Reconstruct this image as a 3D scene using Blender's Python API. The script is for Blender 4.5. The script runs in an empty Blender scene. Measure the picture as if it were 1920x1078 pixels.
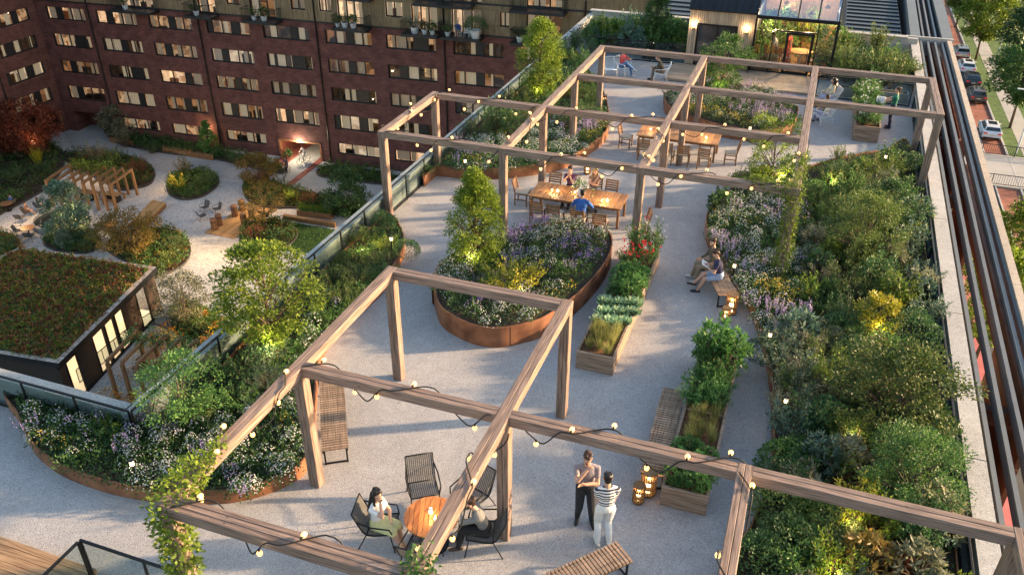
import bpy, math, random
import numpy as np
from mathutils import Vector, Matrix, Euler
random.seed(11); RNG=np.random.default_rng(7)
SC=bpy.context.scene; COL=SC.collection
PI=math.pi; R_=math.radians
# ---------------------------------------------------------------- camera
F,PITCH,YAW,ROLL,CZ=1570.538,0.544894976,-0.341054503,0.00469967913,12.2189372
def cam_axes():
    f=Vector((math.sin(YAW)*math.cos(PITCH),math.cos(YAW)*math.cos(PITCH),-math.sin(PITCH)))
    r=Vector((math.cos(YAW),-math.sin(YAW),0)); u=r.cross(f)
    c,s=math.cos(ROLL),math.sin(ROLL)
    return r*c+u*s, u*c-r*s, f
AR,AU,AF=cam_axes()
def ray(px,py): return AF+AR*((px-960)/F)-AU*((py-539)/F)
def G(px,py,z=0.0):                 # surveyed photo point -> world point on the level z
    d=ray(px,py); t=(z-CZ)/d.z
    return Vector((d.x*t,d.y*t,z))
def GY(px,py,Y):
    d=ray(px,py); t=Y/d.y
    return Vector((d.x*t,Y,CZ+d.z*t))
cam=bpy.data.cameras.new('camera'); co=bpy.data.objects.new('camera',cam); COL.objects.link(co)
cam.sensor_width=36; cam.lens=F/1920*36; cam.clip_end=2000; cam.clip_start=.1
co.matrix_world=Matrix(((AR.x,AU.x,-AF.x,0),(AR.y,AU.y,-AF.y,0),(AR.z,AU.z,-AF.z,CZ),(0,0,0,1)))
SC.camera=co
# ---------------------------------------------------------------- light
SUN_EL,SUN_AZ=R_(15),R_(27)      # azimuth measured from +X towards +Y
w=bpy.data.worlds.new('World'); SC.world=w; w.use_nodes=True
nt=w.node_tree; bg=nt.nodes['Background']
sky=nt.nodes.new('ShaderNodeTexSky'); sky.sky_type='NISHITA'; sky.sun_disc=False
sky.sun_elevation=R_(9); sky.sun_rotation=PI/2-SUN_AZ; sky.dust_density=2.0; sky.ozone_density=1.2
nt.links.new(sky.outputs[0],bg.inputs[0]); bg.inputs[1].default_value=.15
sl=bpy.data.lights.new('sun','SUN'); so=bpy.data.objects.new('sun',sl); COL.objects.link(so)
sl.energy=3.7; sl.angle=R_(1.6); sl.color=(1,.70,.42)
so.rotation_euler=Vector((math.cos(SUN_AZ)*math.cos(SUN_EL),math.sin(SUN_AZ)*math.cos(SUN_EL),math.sin(SUN_EL))).to_track_quat('Z','Y').to_euler()
SC.view_settings.view_transform='Standard'; SC.view_settings.look='None'; SC.view_settings.gamma=1
SC.view_settings.exposure=1.95
SC.render.engine='CYCLES'
cy=SC.cycles; cy.use_denoising=True; cy.max_bounces=7; cy.diffuse_bounces=3; cy.glossy_bounces=3; cy.transmission_bounces=4
cy.transparent_max_bounces=10; cy.caustics_reflective=False; cy.caustics_refractive=False; cy.use_light_tree=True
cy.sample_clamp_indirect=4
# ---------------------------------------------------------------- materials
def newmat(name):
    m=bpy.data.materials.new(name); m.use_nodes=True
    return m,m.node_tree,m.node_tree.nodes['Principled BSDF']
def col(c): return (c[0],c[1],c[2],1)
def pm(name,c,rough=.6,metal=0,var=.18,scale=6,bump=0,bs=60,stretch=(1,1,1),spec=.4,c2=None,detail=4,coord='Object'):
    """procedural paint/wood/stone: noise-varied colour, roughness and bump"""
    m,t,b=newmat(name); N=t.nodes; L=t.links
    tc=N.new('ShaderNodeTexCoord'); mp=N.new('ShaderNodeMapping'); mp.inputs['Scale'].default_value=stretch
    L.new(tc.outputs[coord],mp.inputs[0])
    n=N.new('ShaderNodeTexNoise'); n.inputs['Scale'].default_value=scale; n.inputs['Detail'].default_value=detail
    L.new(mp.outputs[0],n.inputs['Vector'])
    r=N.new('ShaderNodeValToRGB'); e=r.color_ramp.elements
    a=[x*(1-var) for x in c]; z=list(c2) if c2 else [min(1,x*(1+var)) for x in c]
    e[0].position=.3; e[0].color=col(a); e[1].position=.72; e[1].color=col(z)
    L.new(n.outputs['Fac'],r.inputs[0]); L.new(r.outputs[0],b.inputs['Base Color'])
    b.inputs['Roughness'].default_value=rough; b.inputs['Metallic'].default_value=metal
    b.inputs['Specular IOR Level'].default_value=spec
    if bump:
        n2=N.new('ShaderNodeTexNoise'); n2.inputs['Scale'].default_value=bs; n2.inputs['Detail'].default_value=3
        L.new(mp.outputs[0],n2.inputs['Vector'])
        bp=N.new('ShaderNodeBump'); bp.inputs['Strength'].default_value=bump; bp.inputs['Distance'].default_value=.02
        L.new(n2.outputs['Fac'],bp.inputs['Height']); L.new(bp.outputs[0],b.inputs['Normal'])
    return m
def wood(name,c,axis,dark=.55,rough=.62,scale=5,c2=None):
    s={'X':(.35,7,7),'Y':(7,.35,7),'Z':(7,7,.35)}[axis]
    m=pm(name,c,rough,0,dark,scale,.25,9,s,.3,c2=c2,detail=7); t=m.node_tree; N=t.nodes; L=t.links; b=N['Principled BSDF']
    src=b.inputs['Base Color'].links[0].from_socket; g=N.new('ShaderNodeNewGeometry'); mr=N.new('ShaderNodeMapRange'); mr.inputs['To Min'].default_value=.82; mr.inputs['To Max'].default_value=1.16
    L.new(g.outputs['Random Per Island'],mr.inputs[0]); hs=N.new('ShaderNodeHueSaturation'); L.new(src,hs.inputs['Color']); L.new(mr.outputs[0],hs.inputs['Value'])
    tc=N.new('ShaderNodeTexCoord'); kn=N.new('ShaderNodeTexVoronoi'); kn.inputs['Scale'].default_value=3.1; L.new(tc.outputs['Object'],kn.inputs['Vector'])   # scattered knots
    kr=N.new('ShaderNodeMapRange'); kr.inputs['From Min'].default_value=.035; kr.inputs['From Max'].default_value=.075; kr.inputs['To Min'].default_value=.45; kr.inputs['To Max'].default_value=1; L.new(kn.outputs['Distance'],kr.inputs[0])
    h2=N.new('ShaderNodeHueSaturation'); L.new(hs.outputs[0],h2.inputs['Color']); L.new(kr.outputs[0],h2.inputs['Value']); L.new(h2.outputs[0],b.inputs['Base Color'])
    return m
def leafmat(name,cols,trans=.35,rough=.5):
    m,t,b=newmat(name); N=t.nodes; L=t.links
    g=N.new('ShaderNodeNewGeometry'); r=N.new('ShaderNodeValToRGB'); e=r.color_ramp.elements
    e[0].color=col(cols[0]); e[1].color=col(cols[-1])
    for i,c in enumerate(cols[1:-1]): x=e.new((i+1)/(len(cols)-1)); x.color=col(c)
    L.new(g.outputs['Random Per Island'],r.inputs[0])
    oi=N.new('ShaderNodeObjectInfo'); hs=N.new('ShaderNodeHueSaturation')
    mr=N.new('ShaderNodeMapRange'); mr.inputs['To Min'].default_value=.72; mr.inputs['To Max'].default_value=1.3
    L.new(oi.outputs['Random'],mr.inputs[0]); L.new(mr.outputs[0],hs.inputs['Value']); L.new(r.outputs[0],hs.inputs['Color'])
    L.new(hs.outputs[0],b.inputs['Base Color']); b.inputs['Roughness'].default_value=rough
    b.inputs['Specular IOR Level'].default_value=.3
    tr=N.new('ShaderNodeBsdfTranslucent'); L.new(hs.outputs[0],tr.inputs[0])
    mx=N.new('ShaderNodeMixShader'); mx.inputs[0].default_value=trans
    L.new(b.outputs[0],mx.inputs[1]); L.new(tr.outputs[0],mx.inputs[2])
    L.new(mx.outputs[0],N['Material Output'].inputs[0]); return m
def emit(name,c,s,c2=None,scale=3,base=None):
    m,t,b=newmat(name); b.inputs['Base Color'].default_value=col(base or c)
    b.inputs['Emission Color'].default_value=col(c); b.inputs['Emission Strength'].default_value=s
    if c2:
        N=t.nodes; L=t.links; tc=N.new('ShaderNodeTexCoord'); v=N.new('ShaderNodeTexVoronoi'); v.distance='CHEBYCHEV'
        v.inputs['Scale'].default_value=scale; oi=N.new('ShaderNodeObjectInfo'); ad=N.new('ShaderNodeVectorMath')
        L.new(tc.outputs['Object'],ad.inputs[0]); L.new(oi.outputs['Location'],ad.inputs[1]); L.new(ad.outputs[0],v.inputs['Vector'])
        mx=N.new('ShaderNodeMix'); mx.data_type='RGBA'; sp=N.new('ShaderNodeSeparateColor')
        L.new(v.outputs['Color'],sp.inputs[0]); L.new(sp.outputs[0],mx.inputs[0])
        mx.inputs[6].default_value=col(c); mx.inputs[7].default_value=col(c2)
        L.new(mx.outputs[2],b.inputs['Emission Color']); L.new(mx.outputs[2],b.inputs['Base Color'])
    m.cycles.emission_sampling='NONE'
    return m
def glass(name,tint=(.85,.92,.93),refl=.9,rough=.02,minf=.05):
    m,t,b=newmat(name); N=t.nodes; L=t.links; N.remove(b)
    tr=N.new('ShaderNodeBsdfTransparent'); tr.inputs[0].default_value=col(tint)
    gl=N.new('ShaderNodeBsdfGlossy'); gl.inputs['Roughness'].default_value=rough; gl.inputs[0].default_value=(refl,refl,refl,1)
    fr=N.new('ShaderNodeFresnel'); fr.inputs[0].default_value=1.5
    mr=N.new('ShaderNodeMapRange'); mr.inputs['From Max'].default_value=1; mr.inputs['To Min'].default_value=minf; mr.inputs['To Max'].default_value=1
    nz=N.new('ShaderNodeTexNoise'); nz.inputs['Scale'].default_value=1.5; bp=N.new('ShaderNodeBump'); bp.inputs['Strength'].default_value=.02
    L.new(nz.outputs[0],bp.inputs['Height']); L.new(bp.outputs[0],gl.inputs['Normal'])
    L.new(fr.outputs[0],mr.inputs[0])
    ge=N.new('ShaderNodeNewGeometry'); iv=N.new('ShaderNodeMath'); iv.operation='SUBTRACT'; iv.inputs[0].default_value=1; L.new(ge.outputs['Backfacing'],iv.inputs[1])   # only the outer face mirrors
    mu=N.new('ShaderNodeMath'); mu.operation='MULTIPLY'; L.new(mr.outputs[0],mu.inputs[0]); L.new(iv.outputs[0],mu.inputs[1])
    mx=N.new('ShaderNodeMixShader'); L.new(mu.outputs[0],mx.inputs[0]); L.new(tr.outputs[0],mx.inputs[1]); L.new(gl.outputs[0],mx.inputs[2])
    L.new(mx.outputs[0],N['Material Output'].inputs[0]); return m
def speckle(name,base,dark,light,scale=140,big=.5,rough=.85):
    m,t,b=newmat(name); N=t.nodes; L=t.links
    tc=N.new('ShaderNodeTexCoord')
    v=N.new('ShaderNodeTexVoronoi'); v.inputs['Scale'].default_value=scale; L.new(tc.outputs['Object'],v.inputs['Vector'])
    sp=N.new('ShaderNodeSeparateColor'); L.new(v.outputs['Color'],sp.inputs[0])
    r=N.new('ShaderNodeValToRGB'); e=r.color_ramp.elements; e[0].color=col(dark); e[0].position=.02; e[1].color=col(light); e[1].position=.98
    x=e.new(.22); x.color=col(base); x=e.new(.8); x.color=col([i*1.08 for i in base])
    L.new(sp.outputs[0],r.inputs[0])
    n=N.new('ShaderNodeTexNoise'); n.inputs['Scale'].default_value=big; n.inputs['Detail'].default_value=6; L.new(tc.outputs['Object'],n.inputs['Vector'])
    mr=N.new('ShaderNodeMapRange'); mr.inputs['From Min'].default_value=.3; mr.inputs['From Max'].default_value=.7; mr.inputs['To Min'].default_value=.86; mr.inputs['To Max'].default_value=1.08
    L.new(n.outputs['Fac'],mr.inputs[0])
    n3=N.new('ShaderNodeTexNoise'); n3.inputs['Scale'].default_value=big*5; n3.inputs['Detail'].default_value=5; n3.inputs['Distortion'].default_value=1.5; L.new(tc.outputs['Object'],n3.inputs['Vector'])
    m3=N.new('ShaderNodeMapRange'); m3.inputs['From Min'].default_value=.3; m3.inputs['From Max'].default_value=.7; m3.inputs['To Min'].default_value=.91; m3.inputs['To Max'].default_value=1.05; L.new(n3.outputs['Fac'],m3.inputs[0])
    mm=N.new('ShaderNodeMath'); mm.operation='MULTIPLY'; L.new(mr.outputs[0],mm.inputs[0]); L.new(m3.outputs[0],mm.inputs[1])
    hs=N.new('ShaderNodeHueSaturation'); L.new(r.outputs[0],hs.inputs['Color']); L.new(mm.outputs[0],hs.inputs['Value'])
    L.new(hs.outputs[0],b.inputs['Base Color']); b.inputs['Roughness'].default_value=rough; b.inputs['Specular IOR Level'].default_value=.2
    bp=N.new('ShaderNodeBump'); bp.inputs['Strength'].default_value=.5; bp.inputs['Distance'].default_value=.01
    L.new(v.outputs['Distance'],bp.inputs['Height']); L.new(bp.outputs[0],b.inputs['Normal'])
    return m
def brickmat(name,c1,c2,mortar,scale=1,w=.22,h=.065,rough=.85,coord='Object',swap=None):
    m,t,b=newmat(name); N=t.nodes; L=t.links
    tc=N.new('ShaderNodeTexCoord'); sx=N.new('ShaderNodeSeparateXYZ'); cx=N.new('ShaderNodeCombineXYZ')
    L.new(tc.outputs[coord],sx.inputs[0]); L.new(sx.outputs[0],cx.inputs[0]); L.new(sx.outputs[1 if swap else 2],cx.inputs[1])
    br=N.new('ShaderNodeTexBrick'); br.inputs['Scale'].default_value=scale; br.inputs['Brick Width'].default_value=w; br.inputs['Row Height'].default_value=h
    br.inputs['Mortar Size'].default_value=.006; br.inputs['Bias'].default_value=0
    br.inputs['Color1'].default_value=col(c1); br.inputs['Color2'].default_value=col(c2); br.inputs['Mortar'].default_value=col(mortar)
    L.new(cx.outputs[0],br.inputs['Vector'])
    n=N.new('ShaderNodeTexNoise'); n.inputs['Scale'].default_value=1.1; n.inputs['Detail'].default_value=8; L.new(cx.outputs[0],n.inputs['Vector'])
    mr=N.new('ShaderNodeMapRange'); mr.inputs['From Min'].default_value=.3; mr.inputs['From Max'].default_value=.7; mr.inputs['To Min'].default_value=.7; mr.inputs['To Max'].default_value=1.25
    L.new(n.outputs['Fac'],mr.inputs[0]); hs=N.new('ShaderNodeHueSaturation'); L.new(br.outputs[0],hs.inputs['Color']); L.new(mr.outputs[0],hs.inputs['Value'])
    L.new(hs.outputs[0],b.inputs['Base Color']); b.inputs['Roughness'].default_value=rough; b.inputs['Specular IOR Level'].default_value=.2
    bp=N.new('ShaderNodeBump'); bp.inputs['Strength'].default_value=.5; bp.inputs['Distance'].default_value=.01; bp.invert=True
    L.new(br.outputs['Fac'],bp.inputs['Height']); L.new(bp.outputs[0],b.inputs['Normal'])
    return m
M={}
WC=(.20,.132,.102)
M['beamX']=wood('beam_timber_across',WC,'X',c2=(.315,.22,.172)); M['beamY']=wood('beam_timber_along',WC,'Y',c2=(.315,.22,.172)); M['postZ']=wood('post_timber',WC,'Z',c2=(.315,.22,.172))
M['gravel']=speckle('pale_gravel',(.375,.355,.345),(.20,.195,.19),(.53,.51,.50),75,.35)
M['cgravel']=speckle('courtyard_gravel',(.46,.44,.41),(.22,.21,.19),(.66,.64,.6),16,.22)
M['cpave']=speckle('concrete_paving',(.38,.36,.33),(.30,.28,.26),(.43,.41,.38),30,.3)
M['corten']=pm('rusted_steel',(.23,.088,.042),.7,.15,.45,2.2,.15,40,c2=(.36,.155,.075),detail=8)
M['soil']=pm('dark_soil',(.045,.028,.018),.95,0,.5,14,.8,50)
M['rsoil']=pm('brown_soil',(.15,.07,.035),.95,0,.5,20,.8,70)
M['conc']=speckle('coping_concrete',(.40,.385,.36),(.25,.24,.23),(.52,.5,.48),60,.8)
M['concw']=pm('wall_concrete',(.36,.34,.31),.85,0,.14,1.5,.15,50)
M['black']=pm('black_metal',(.014,.014,.015),.4,.5,.2,5)
M['dark']=pm('dark_grey_metal',(.028,.03,.032),.45,.4,.15,3)
M['fin']=pm('grey_steel_fin',(.115,.128,.138),.6,.15,.1,2)
M['glass']=glass('clear_glass',(.80,.86,.86),.9,.02,.06)
M['wglass']=glass('window_glass',(.8,.8,.78),.9,.02,.05)
M['teakX']=wood('teak_slats',(.34,.155,.05),'Y',.45,.5,c2=(.52,.26,.10)); M['teak']=wood('teak_frame',(.20,.095,.04),'Z',.4,.55,c2=(.31,.16,.07))
M['teakR']=wood('orange_teak',(.42,.15,.045),'Y',.4,.42,c2=(.62,.25,.085))
M['planterX']=wood('planter_boards',(.26,.17,.115),'X',.5,c2=(.40,.28,.20)); M['planterY']=wood('planter_boards_long',(.26,.17,.115),'Y',.5,c2=(.40,.28,.20))
M['slat']=wood('bench_slats',(.27,.175,.115),'X',.45,c2=(.42,.29,.20))
M['deck']=wood('deck_boards',(.29,.165,.08),'X',.45,c2=(.44,.27,.145))
M['sandy']=wood('sandy_deck',(.30,.225,.16),'X',.3,c2=(.42,.33,.25)); M['decky']=wood('honey_boards',(.40,.22,.085),'Y',.4,c2=(.55,.33,.14))
M['cushion']=pm('beige_cushion',(.50,.43,.33),.9,0,.12,20,.2,150)
M['sling']=pm('grey_woven_sling',(.10,.095,.09),.8,0,.25,25,.3,120)
M['white']=pm('white_metal',(.74,.74,.73),.4,.0,.06,4)
M['bulb']=emit('lit_bulb',(1,.56,.19),.6); M['candle']=emit('candle_flame',(1,.66,.28),2.2); M['wax']=emit('candle_wax',(1,.72,.42),1.4,base=(.8,.7,.55))
M['bollard']=emit('bollard_lamp',(1,.70,.36),1.1)
M['cable']=pm('black_rubber',(.012,.012,.012),.7)
M['bark']=pm('tree_bark',(.11,.075,.05),.9,0,.4,9,.6,40,(1,1,.3))
M['wicker']=pm('brown_wicker',(.17,.095,.04),.7,0,.4,40)
GREEN={
 'dark':leafmat('dark_green_leaves',[(0.030,0.072,0.023),(0.051,0.118,0.034),(0.094,0.169,0.051)],.25),
 'mid':leafmat('mid_green_leaves',[(0.047,0.118,0.028),(0.078,0.180,0.041),(0.156,0.265,0.062)],.35),
 'olive':leafmat('olive_leaves',[(.055,.10,.021),(.095,.15,.03),(.18,.215,.05)],.35),
 'lime':leafmat('lime_leaves',[(0.091,0.156,0.018),(0.169,0.247,0.026),(0.286,0.351,0.046)],.4),
 'yellow':leafmat('golden_leaves',[(0.208,0.221,0.019),(0.351,0.325,0.026),(0.494,0.429,0.052)],.4),
 'blue':leafmat('bluegreen_leaves',[(0.055,0.109,0.070),(0.094,0.164,0.109),(0.172,0.242,0.172)],.3),
 'red':leafmat('crimson_leaves',[(.10,.025,.018),(.19,.05,.03),(.28,.10,.045)],.4),
 'fresh':leafmat('fresh_green_leaves',[(.05,.14,.03),(.08,.2,.045),(.14,.28,.07)],.35),
 'bronze':leafmat('olive_bronze_leaves',[(.10,.085,.02),(.15,.12,.03),(.24,.14,.035),(.12,.12,.03)],.4),
 'rustleaf':leafmat('rust_sedum_leaves',[(0.208,0.065,0.039),(0.312,0.091,0.052),(0.260,0.143,0.046)],.2),
 'orange':leafmat('bronze_leaves',[(0.156,0.065,0.019),(0.260,0.130,0.026),(0.260,0.195,0.039)],.4),
 'grey':leafmat('greygreen_leaves',[(0.135,0.149,0.090),(0.209,0.224,0.135),(0.314,0.299,0.179)],.35),
 'sedum':leafmat('sedum_leaves',[(0.111,0.167,0.027),(0.133,0.221,0.032),(0.221,0.243,0.044),(0.420,0.088,0.044),(0.221,0.221,0.044),(0.530,0.133,0.088)],.2),
 'cabbage':leafmat('cabbage_leaves',[(0.208,0.338,0.169),(0.286,0.442,0.234),(0.390,0.546,0.312)],.3),
 'straw':leafmat('straw_grass',[(0.156,0.182,0.039),(0.286,0.286,0.091),(0.416,0.377,0.156)],.4),
}
FLO={'white':leafmat('white_petals',[(.52,.51,.53),(.70,.69,.67)],.3),'lilac':leafmat('lilac_petals',[(.42,.30,.50),(.62,.48,.68)],.3),
 'purple':leafmat('purple_petals',[(.17,.11,.36),(.30,.22,.52)],.3),'gold':leafmat('gold_petals',[(.60,.38,.02),(.75,.55,.08)],.3),
 'pink':leafmat('pink_petals',[(.5,.05,.2),(.65,.15,.35)],.3),'redf':leafmat('red_petals',[(.45,.02,.03),(.6,.05,.05)],.3),'rust':leafmat('rust_petals',[(.4,.14,.02),(.55,.24,.03)],.3)}
# ---------------------------------------------------------------- mesh tools
class MB:
    def __init__(s): s.v=[]; s.f=[]; s.m=[]
    def add(s,vs,fs,mi=0):
        o=len(s.v); s.v+=[tuple(v) for v in vs]; s.f+=[tuple(i+o for i in f) for f in fs]; s.m+=[mi]*len(fs)
    def box(s,c,d,mi=0,rz=0):
        x,y,z=d[0]/2,d[1]/2,d[2]/2; q=[]
        cs,sn=math.cos(rz),math.sin(rz)
        for a,b,e in ((-1,-1,-1),(1,-1,-1),(1,1,-1),(-1,1,-1),(-1,-1,1),(1,-1,1),(1,1,1),(-1,1,1)):
            X,Y=a*x,b*y; q.append((c[0]+X*cs-Y*sn,c[1]+X*sn+Y*cs,c[2]+e*z))
        s.add(q,[(3,2,1,0),(4,5,6,7),(0,1,5,4),(1,2,6,5),(2,3,7,6),(3,0,4,7)],mi)
    def bx(s,a,b,mi=0): s.box([(a[i]+b[i])/2 for i in range(3)],[abs(b[i]-a[i]) for i in range(3)],mi)
    def bar(s,p,q,w,h,c=.006,mi=0,up=(0,0,1)):
        p,q=Vector(p),Vector(q); d=(q-p).normalized(); up=Vector(up)
        if abs(d.dot(up))>.99: up=Vector((0,1,0))
        a=d.cross(up).normalized(); b=a.cross(d).normalized(); w/=2; h/=2
        pr=[(-w+c,-h),(w-c,-h),(w,-h+c),(w,h-c),(w-c,h),(-w+c,h),(-w,h-c),(-w,-h+c)]
        vs=[e+a*x+b*y for e in (p,q) for x,y in pr]
        s.add(vs,[tuple(range(7,-1,-1)),tuple(range(8,16))]+[(i,(i+1)%8,8+(i+1)%8,8+i) for i in range(8)],mi)
    def tube(s,pts,r,n=8,mi=0,cap=True):
        pts=[Vector(p) for p in pts]; rs=r if isinstance(r,(list,tuple)) else [r]*len(pts); vs=[]; ref=None
        for i,p in enumerate(pts):
            d=(pts[min(i+1,len(pts)-1)]-pts[max(i-1,0)]).normalized()
            if ref is None: ref=Vector((0,0,1)) if abs(d.z)<.9 else Vector((1,0,0))
            a=d.cross(ref)
            if a.length<1e-4: a=d.cross(Vector((1,.3,0)))
            a.normalize(); b=a.cross(d).normalized(); ref=b
            vs+=[p+(a*math.cos(k*2*PI/n)+b*math.sin(k*2*PI/n))*rs[i] for k in range(n)]
        fs=[(i*n+k,i*n+(k+1)%n,(i+1)*n+(k+1)%n,(i+1)*n+k) for i in range(len(pts)-1) for k in range(n)]
        if cap: fs+=[tuple(range(n-1,-1,-1)),tuple((len(pts)-1)*n+k for k in range(n))]
        s.add(vs,fs,mi)
    def lathe(s,prof,c=(0,0,0),n=20,mi=0):
        vs=[(c[0]+r*math.cos(k*2*PI/n),c[1]+r*math.sin(k*2*PI/n),c[2]+z) for r,z in prof for k in range(n)]
        fs=[(i*n+k,i*n+(k+1)%n,(i+1)*n+(k+1)%n,(i+1)*n+k) for i in range(len(prof)-1) for k in range(n)]
        if prof[0][0]>1e-5: fs.append(tuple(range(n-1,-1,-1)))
        if prof[-1][0]>1e-5: fs.append(tuple((len(prof)-1)*n+k for k in range(n)))
        s.add(vs,fs,mi)
    def sph(s,c,r,n=10,k=7,mi=0):
        r=r if isinstance(r,(tuple,list)) else (r,r,r); vs=[(c[0],c[1],c[2]-r[2])]
        for i in range(1,k):
            t=PI*i/k
            vs+=[(c[0]+r[0]*math.sin(t)*math.cos(j*2*PI/n),c[1]+r[1]*math.sin(t)*math.sin(j*2*PI/n),c[2]-r[2]*math.cos(t)) for j in range(n)]
        vs.append((c[0],c[1],c[2]+r[2])); e=len(vs)-1
        fs=[(0,1+(j+1)%n,1+j) for j in range(n)]+[(1+i*n+j,1+i*n+(j+1)%n,1+(i+1)*n+(j+1)%n,1+(i+1)*n+j) for i in range(k-2) for j in range(n)]
        fs+=[(1+(k-2)*n+j,1+(k-2)*n+(j+1)%n,e) for j in range(n)]
        s.add(vs,fs,mi)
    def prism(s,poly,z0,z1,mi=0,bottom=True):
        n=len(poly); vs=[(p[0],p[1],z0) for p in poly]+[(p[0],p[1],z1) for p in poly]
        fs=[(i,(i+1)%n,n+(i+1)%n,n+i) for i in range(n)]+[tuple(range(n,2*n))]
        if bottom: fs.append(tuple(range(n-1,-1,-1)))
        s.add(vs,fs,mi)
    def flat(s,poly,z,mi=0): s.add([(p[0],p[1],z) for p in poly],[tuple(range(len(poly)))],mi)
    def mesh(s,name,mats,smooth=False):
        me=bpy.data.meshes.new(name); me.from_pydata(s.v,[],s.f)
        for m in (mats if isinstance(mats,(list,tuple)) else [mats]): me.materials.append(m)
        me.polygons.foreach_set('material_index',s.m)
        if smooth: me.polygons.foreach_set('use_smooth',[True]*len(s.f))
        me.validate(); me.update(); return me
    def build(s,name,mats,parent=None,smooth=False,loc=None,rz=0):
        return obj(name,s.mesh(name,mats,smooth),parent,loc,rz)
def obj(name,me,parent=None,loc=None,rz=0):
    o=bpy.data.objects.new(name,me); COL.objects.link(o)
    if parent is not None: o.parent=parent
    if loc is not None: o.location=loc
    o.rotation_euler.z=rz; return o
def tag(o,label=None,cat=None,group=None,kind=None):
    if label: o['label']=label
    if cat: o['category']=cat
    if group: o['group']=group
    if kind: o['kind']=kind
    return o
def thing(name,label,cat,loc=(0,0,0),rz=0,group=None):
    o=bpy.data.objects.new(name,None); COL.objects.link(o); o.empty_display_size=.2
    o.location=loc; o.rotation_euler.z=rz; return tag(o,label,cat,group)
def struct(o): o['kind']='structure'; return o
KIDS={}
def dup(root,loc=None,rz=None,label=None,parent=None):
    r=root.copy(); COL.objects.link(r)
    if parent is not None: r.parent=parent
    if loc is not None: r.location=loc
    if rz is not None: r.rotation_euler.z=rz
    if label: r['label']=label
    for ch in root.children: dup(ch,parent=r)
    return r
def setmat(o,i,m):
    o.material_slots[i].link='OBJECT'; o.material_slots[i].material=m
def smooth_closed(pts,k=8):
    pts=[Vector((p[0],p[1],0)) for p in pts]; n=len(pts); out=[]
    for i in range(n):
        a,b,c,d=pts[i-1],pts[i],pts[(i+1)%n],pts[(i+2)%n]
        for j in range(k):
            t=j/k; q=.5*((2*b)+(c-a)*t+(2*a-5*b+4*c-d)*t*t+(3*b-a-3*c+d)*t*t*t); out.append((q.x,q.y))
    return out
def area(poly): return .5*sum(poly[i-1][0]*poly[i][1]-poly[i][0]*poly[i-1][1] for i in range(len(poly)))
def offset(poly,d):                     # inward for a counter-clockwise outline
    n=len(poly); out=[]
    for i in range(n):
        a,b,c=Vector(poly[i-1]),Vector(poly[i]),Vector(poly[(i+1)%n])
        e=(b-a).normalized()+(c-b).normalized()
        if e.length<1e-6: e=(c-b)
        e.normalize(); out.append((b.x-e.y*d,b.y+e.x*d))
    return out
def inpoly(P,poly):
    x,y=P[:,0],P[:,1]; r=np.zeros(len(P),bool); n=len(poly)
    for i in range(n):
        x1,y1=poly[i-1]; x2,y2=poly[i]
        c=((y1>y)!=(y2>y))
        with np.errstate(divide='ignore',invalid='ignore'): xi=(x2-x1)*(y-y1)/(y2-y1)+x1
        r^=c&(x<xi)
    return r
def sample(poly,n):
    p=np.array(poly); lo,hi=p.min(0),p.max(0); out=np.zeros((0,2))
    while len(out)<n:
        q=RNG.uniform(lo,hi,(n*2+20,2)); out=np.vstack([out,q[inpoly(q,poly)]])
    return out[:n]
# ---------------------------------------------------------------- leaves
def quads(cen,axis,side,ln,wd,fold=.25):
    """leaf-shaped folded quads: base, two sides, tip"""
    nrm=np.cross(axis,side)
    b=cen; t=cen+axis*ln[:,None]; m=cen+axis*(ln*.45)[:,None]
    l=m+side*(wd*.5)[:,None]+nrm*(wd*fold)[:,None]; r=m-side*(wd*.5)[:,None]+nrm*(wd*fold)[:,None]
    return np.stack([b,r,t,l],1)
def unit(v): return v/np.maximum(np.linalg.norm(v,axis=-1,keepdims=True),1e-9)
def rnd(n): return unit(RNG.normal(size=(n,3)))
class LM:
    """collects leaf quads per material and bakes them to one mesh"""
    def __init__(s): s.q=[]; s.mi=[]; s.mb=MB()
    def add(s,q,mi=0): s.q.append(q); s.mi.append(np.full(len(q),mi))
    def leaves(s,cen,out,ln,wd,mi=0,jit=.6,fold=.25):
        n=len(cen); ax=unit(out+RNG.normal(size=(n,3))*jit); sd=unit(np.cross(ax,rnd(n)*.6+np.array([0,0,1])))
        s.add(quads(cen,ax,sd,ln*RNG.uniform(.7,1.25,n),wd*RNG.uniform(.75,1.2,n),fold),mi)
    def mesh(s,name,mats):
        V=np.concatenate(s.q).reshape(-1,3) if s.q else np.zeros((0,3)); nq=len(V)//4
        mi=np.concatenate(s.mi) if s.mi else np.zeros(0,int)
        bv=s.mb.v; bf=s.mb.f
        me=bpy.data.meshes.new(name)
        allv=np.vstack([V,np.array(bv).reshape(-1,3)]) if bv else V
        loops=list(np.arange(nq*4)); starts=list(np.arange(nq)*4); tot=[4]*nq; o=nq*4; k=nq*4
        for f in bf: starts.append(k); tot.append(len(f)); loops+=[i+o for i in f]; k+=len(f)
        me.vertices.add(len(allv)); me.vertices.foreach_set('co',allv.ravel())
        me.loops.add(len(loops)); me.loops.foreach_set('vertex_index',np.array(loops,dtype=np.int32))
        me.polygons.add(len(starts)); me.polygons.foreach_set('loop_start',np.array(starts,dtype=np.int32))
        try: me.polygons.foreach_set('loop_total',np.array(tot,dtype=np.int32))
        except Exception: pass
        for m in mats: me.materials.append(m)
        me.polygons.foreach_set('material_index',np.concatenate([mi,np.array(s.mb.m,int)]).astype(np.int32))
        me.update(calc_edges=True); return me
    def build(s,name,mats,parent=None,loc=None,rz=0): return obj(name,s.mesh(name,mats),parent,loc,rz)
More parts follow.
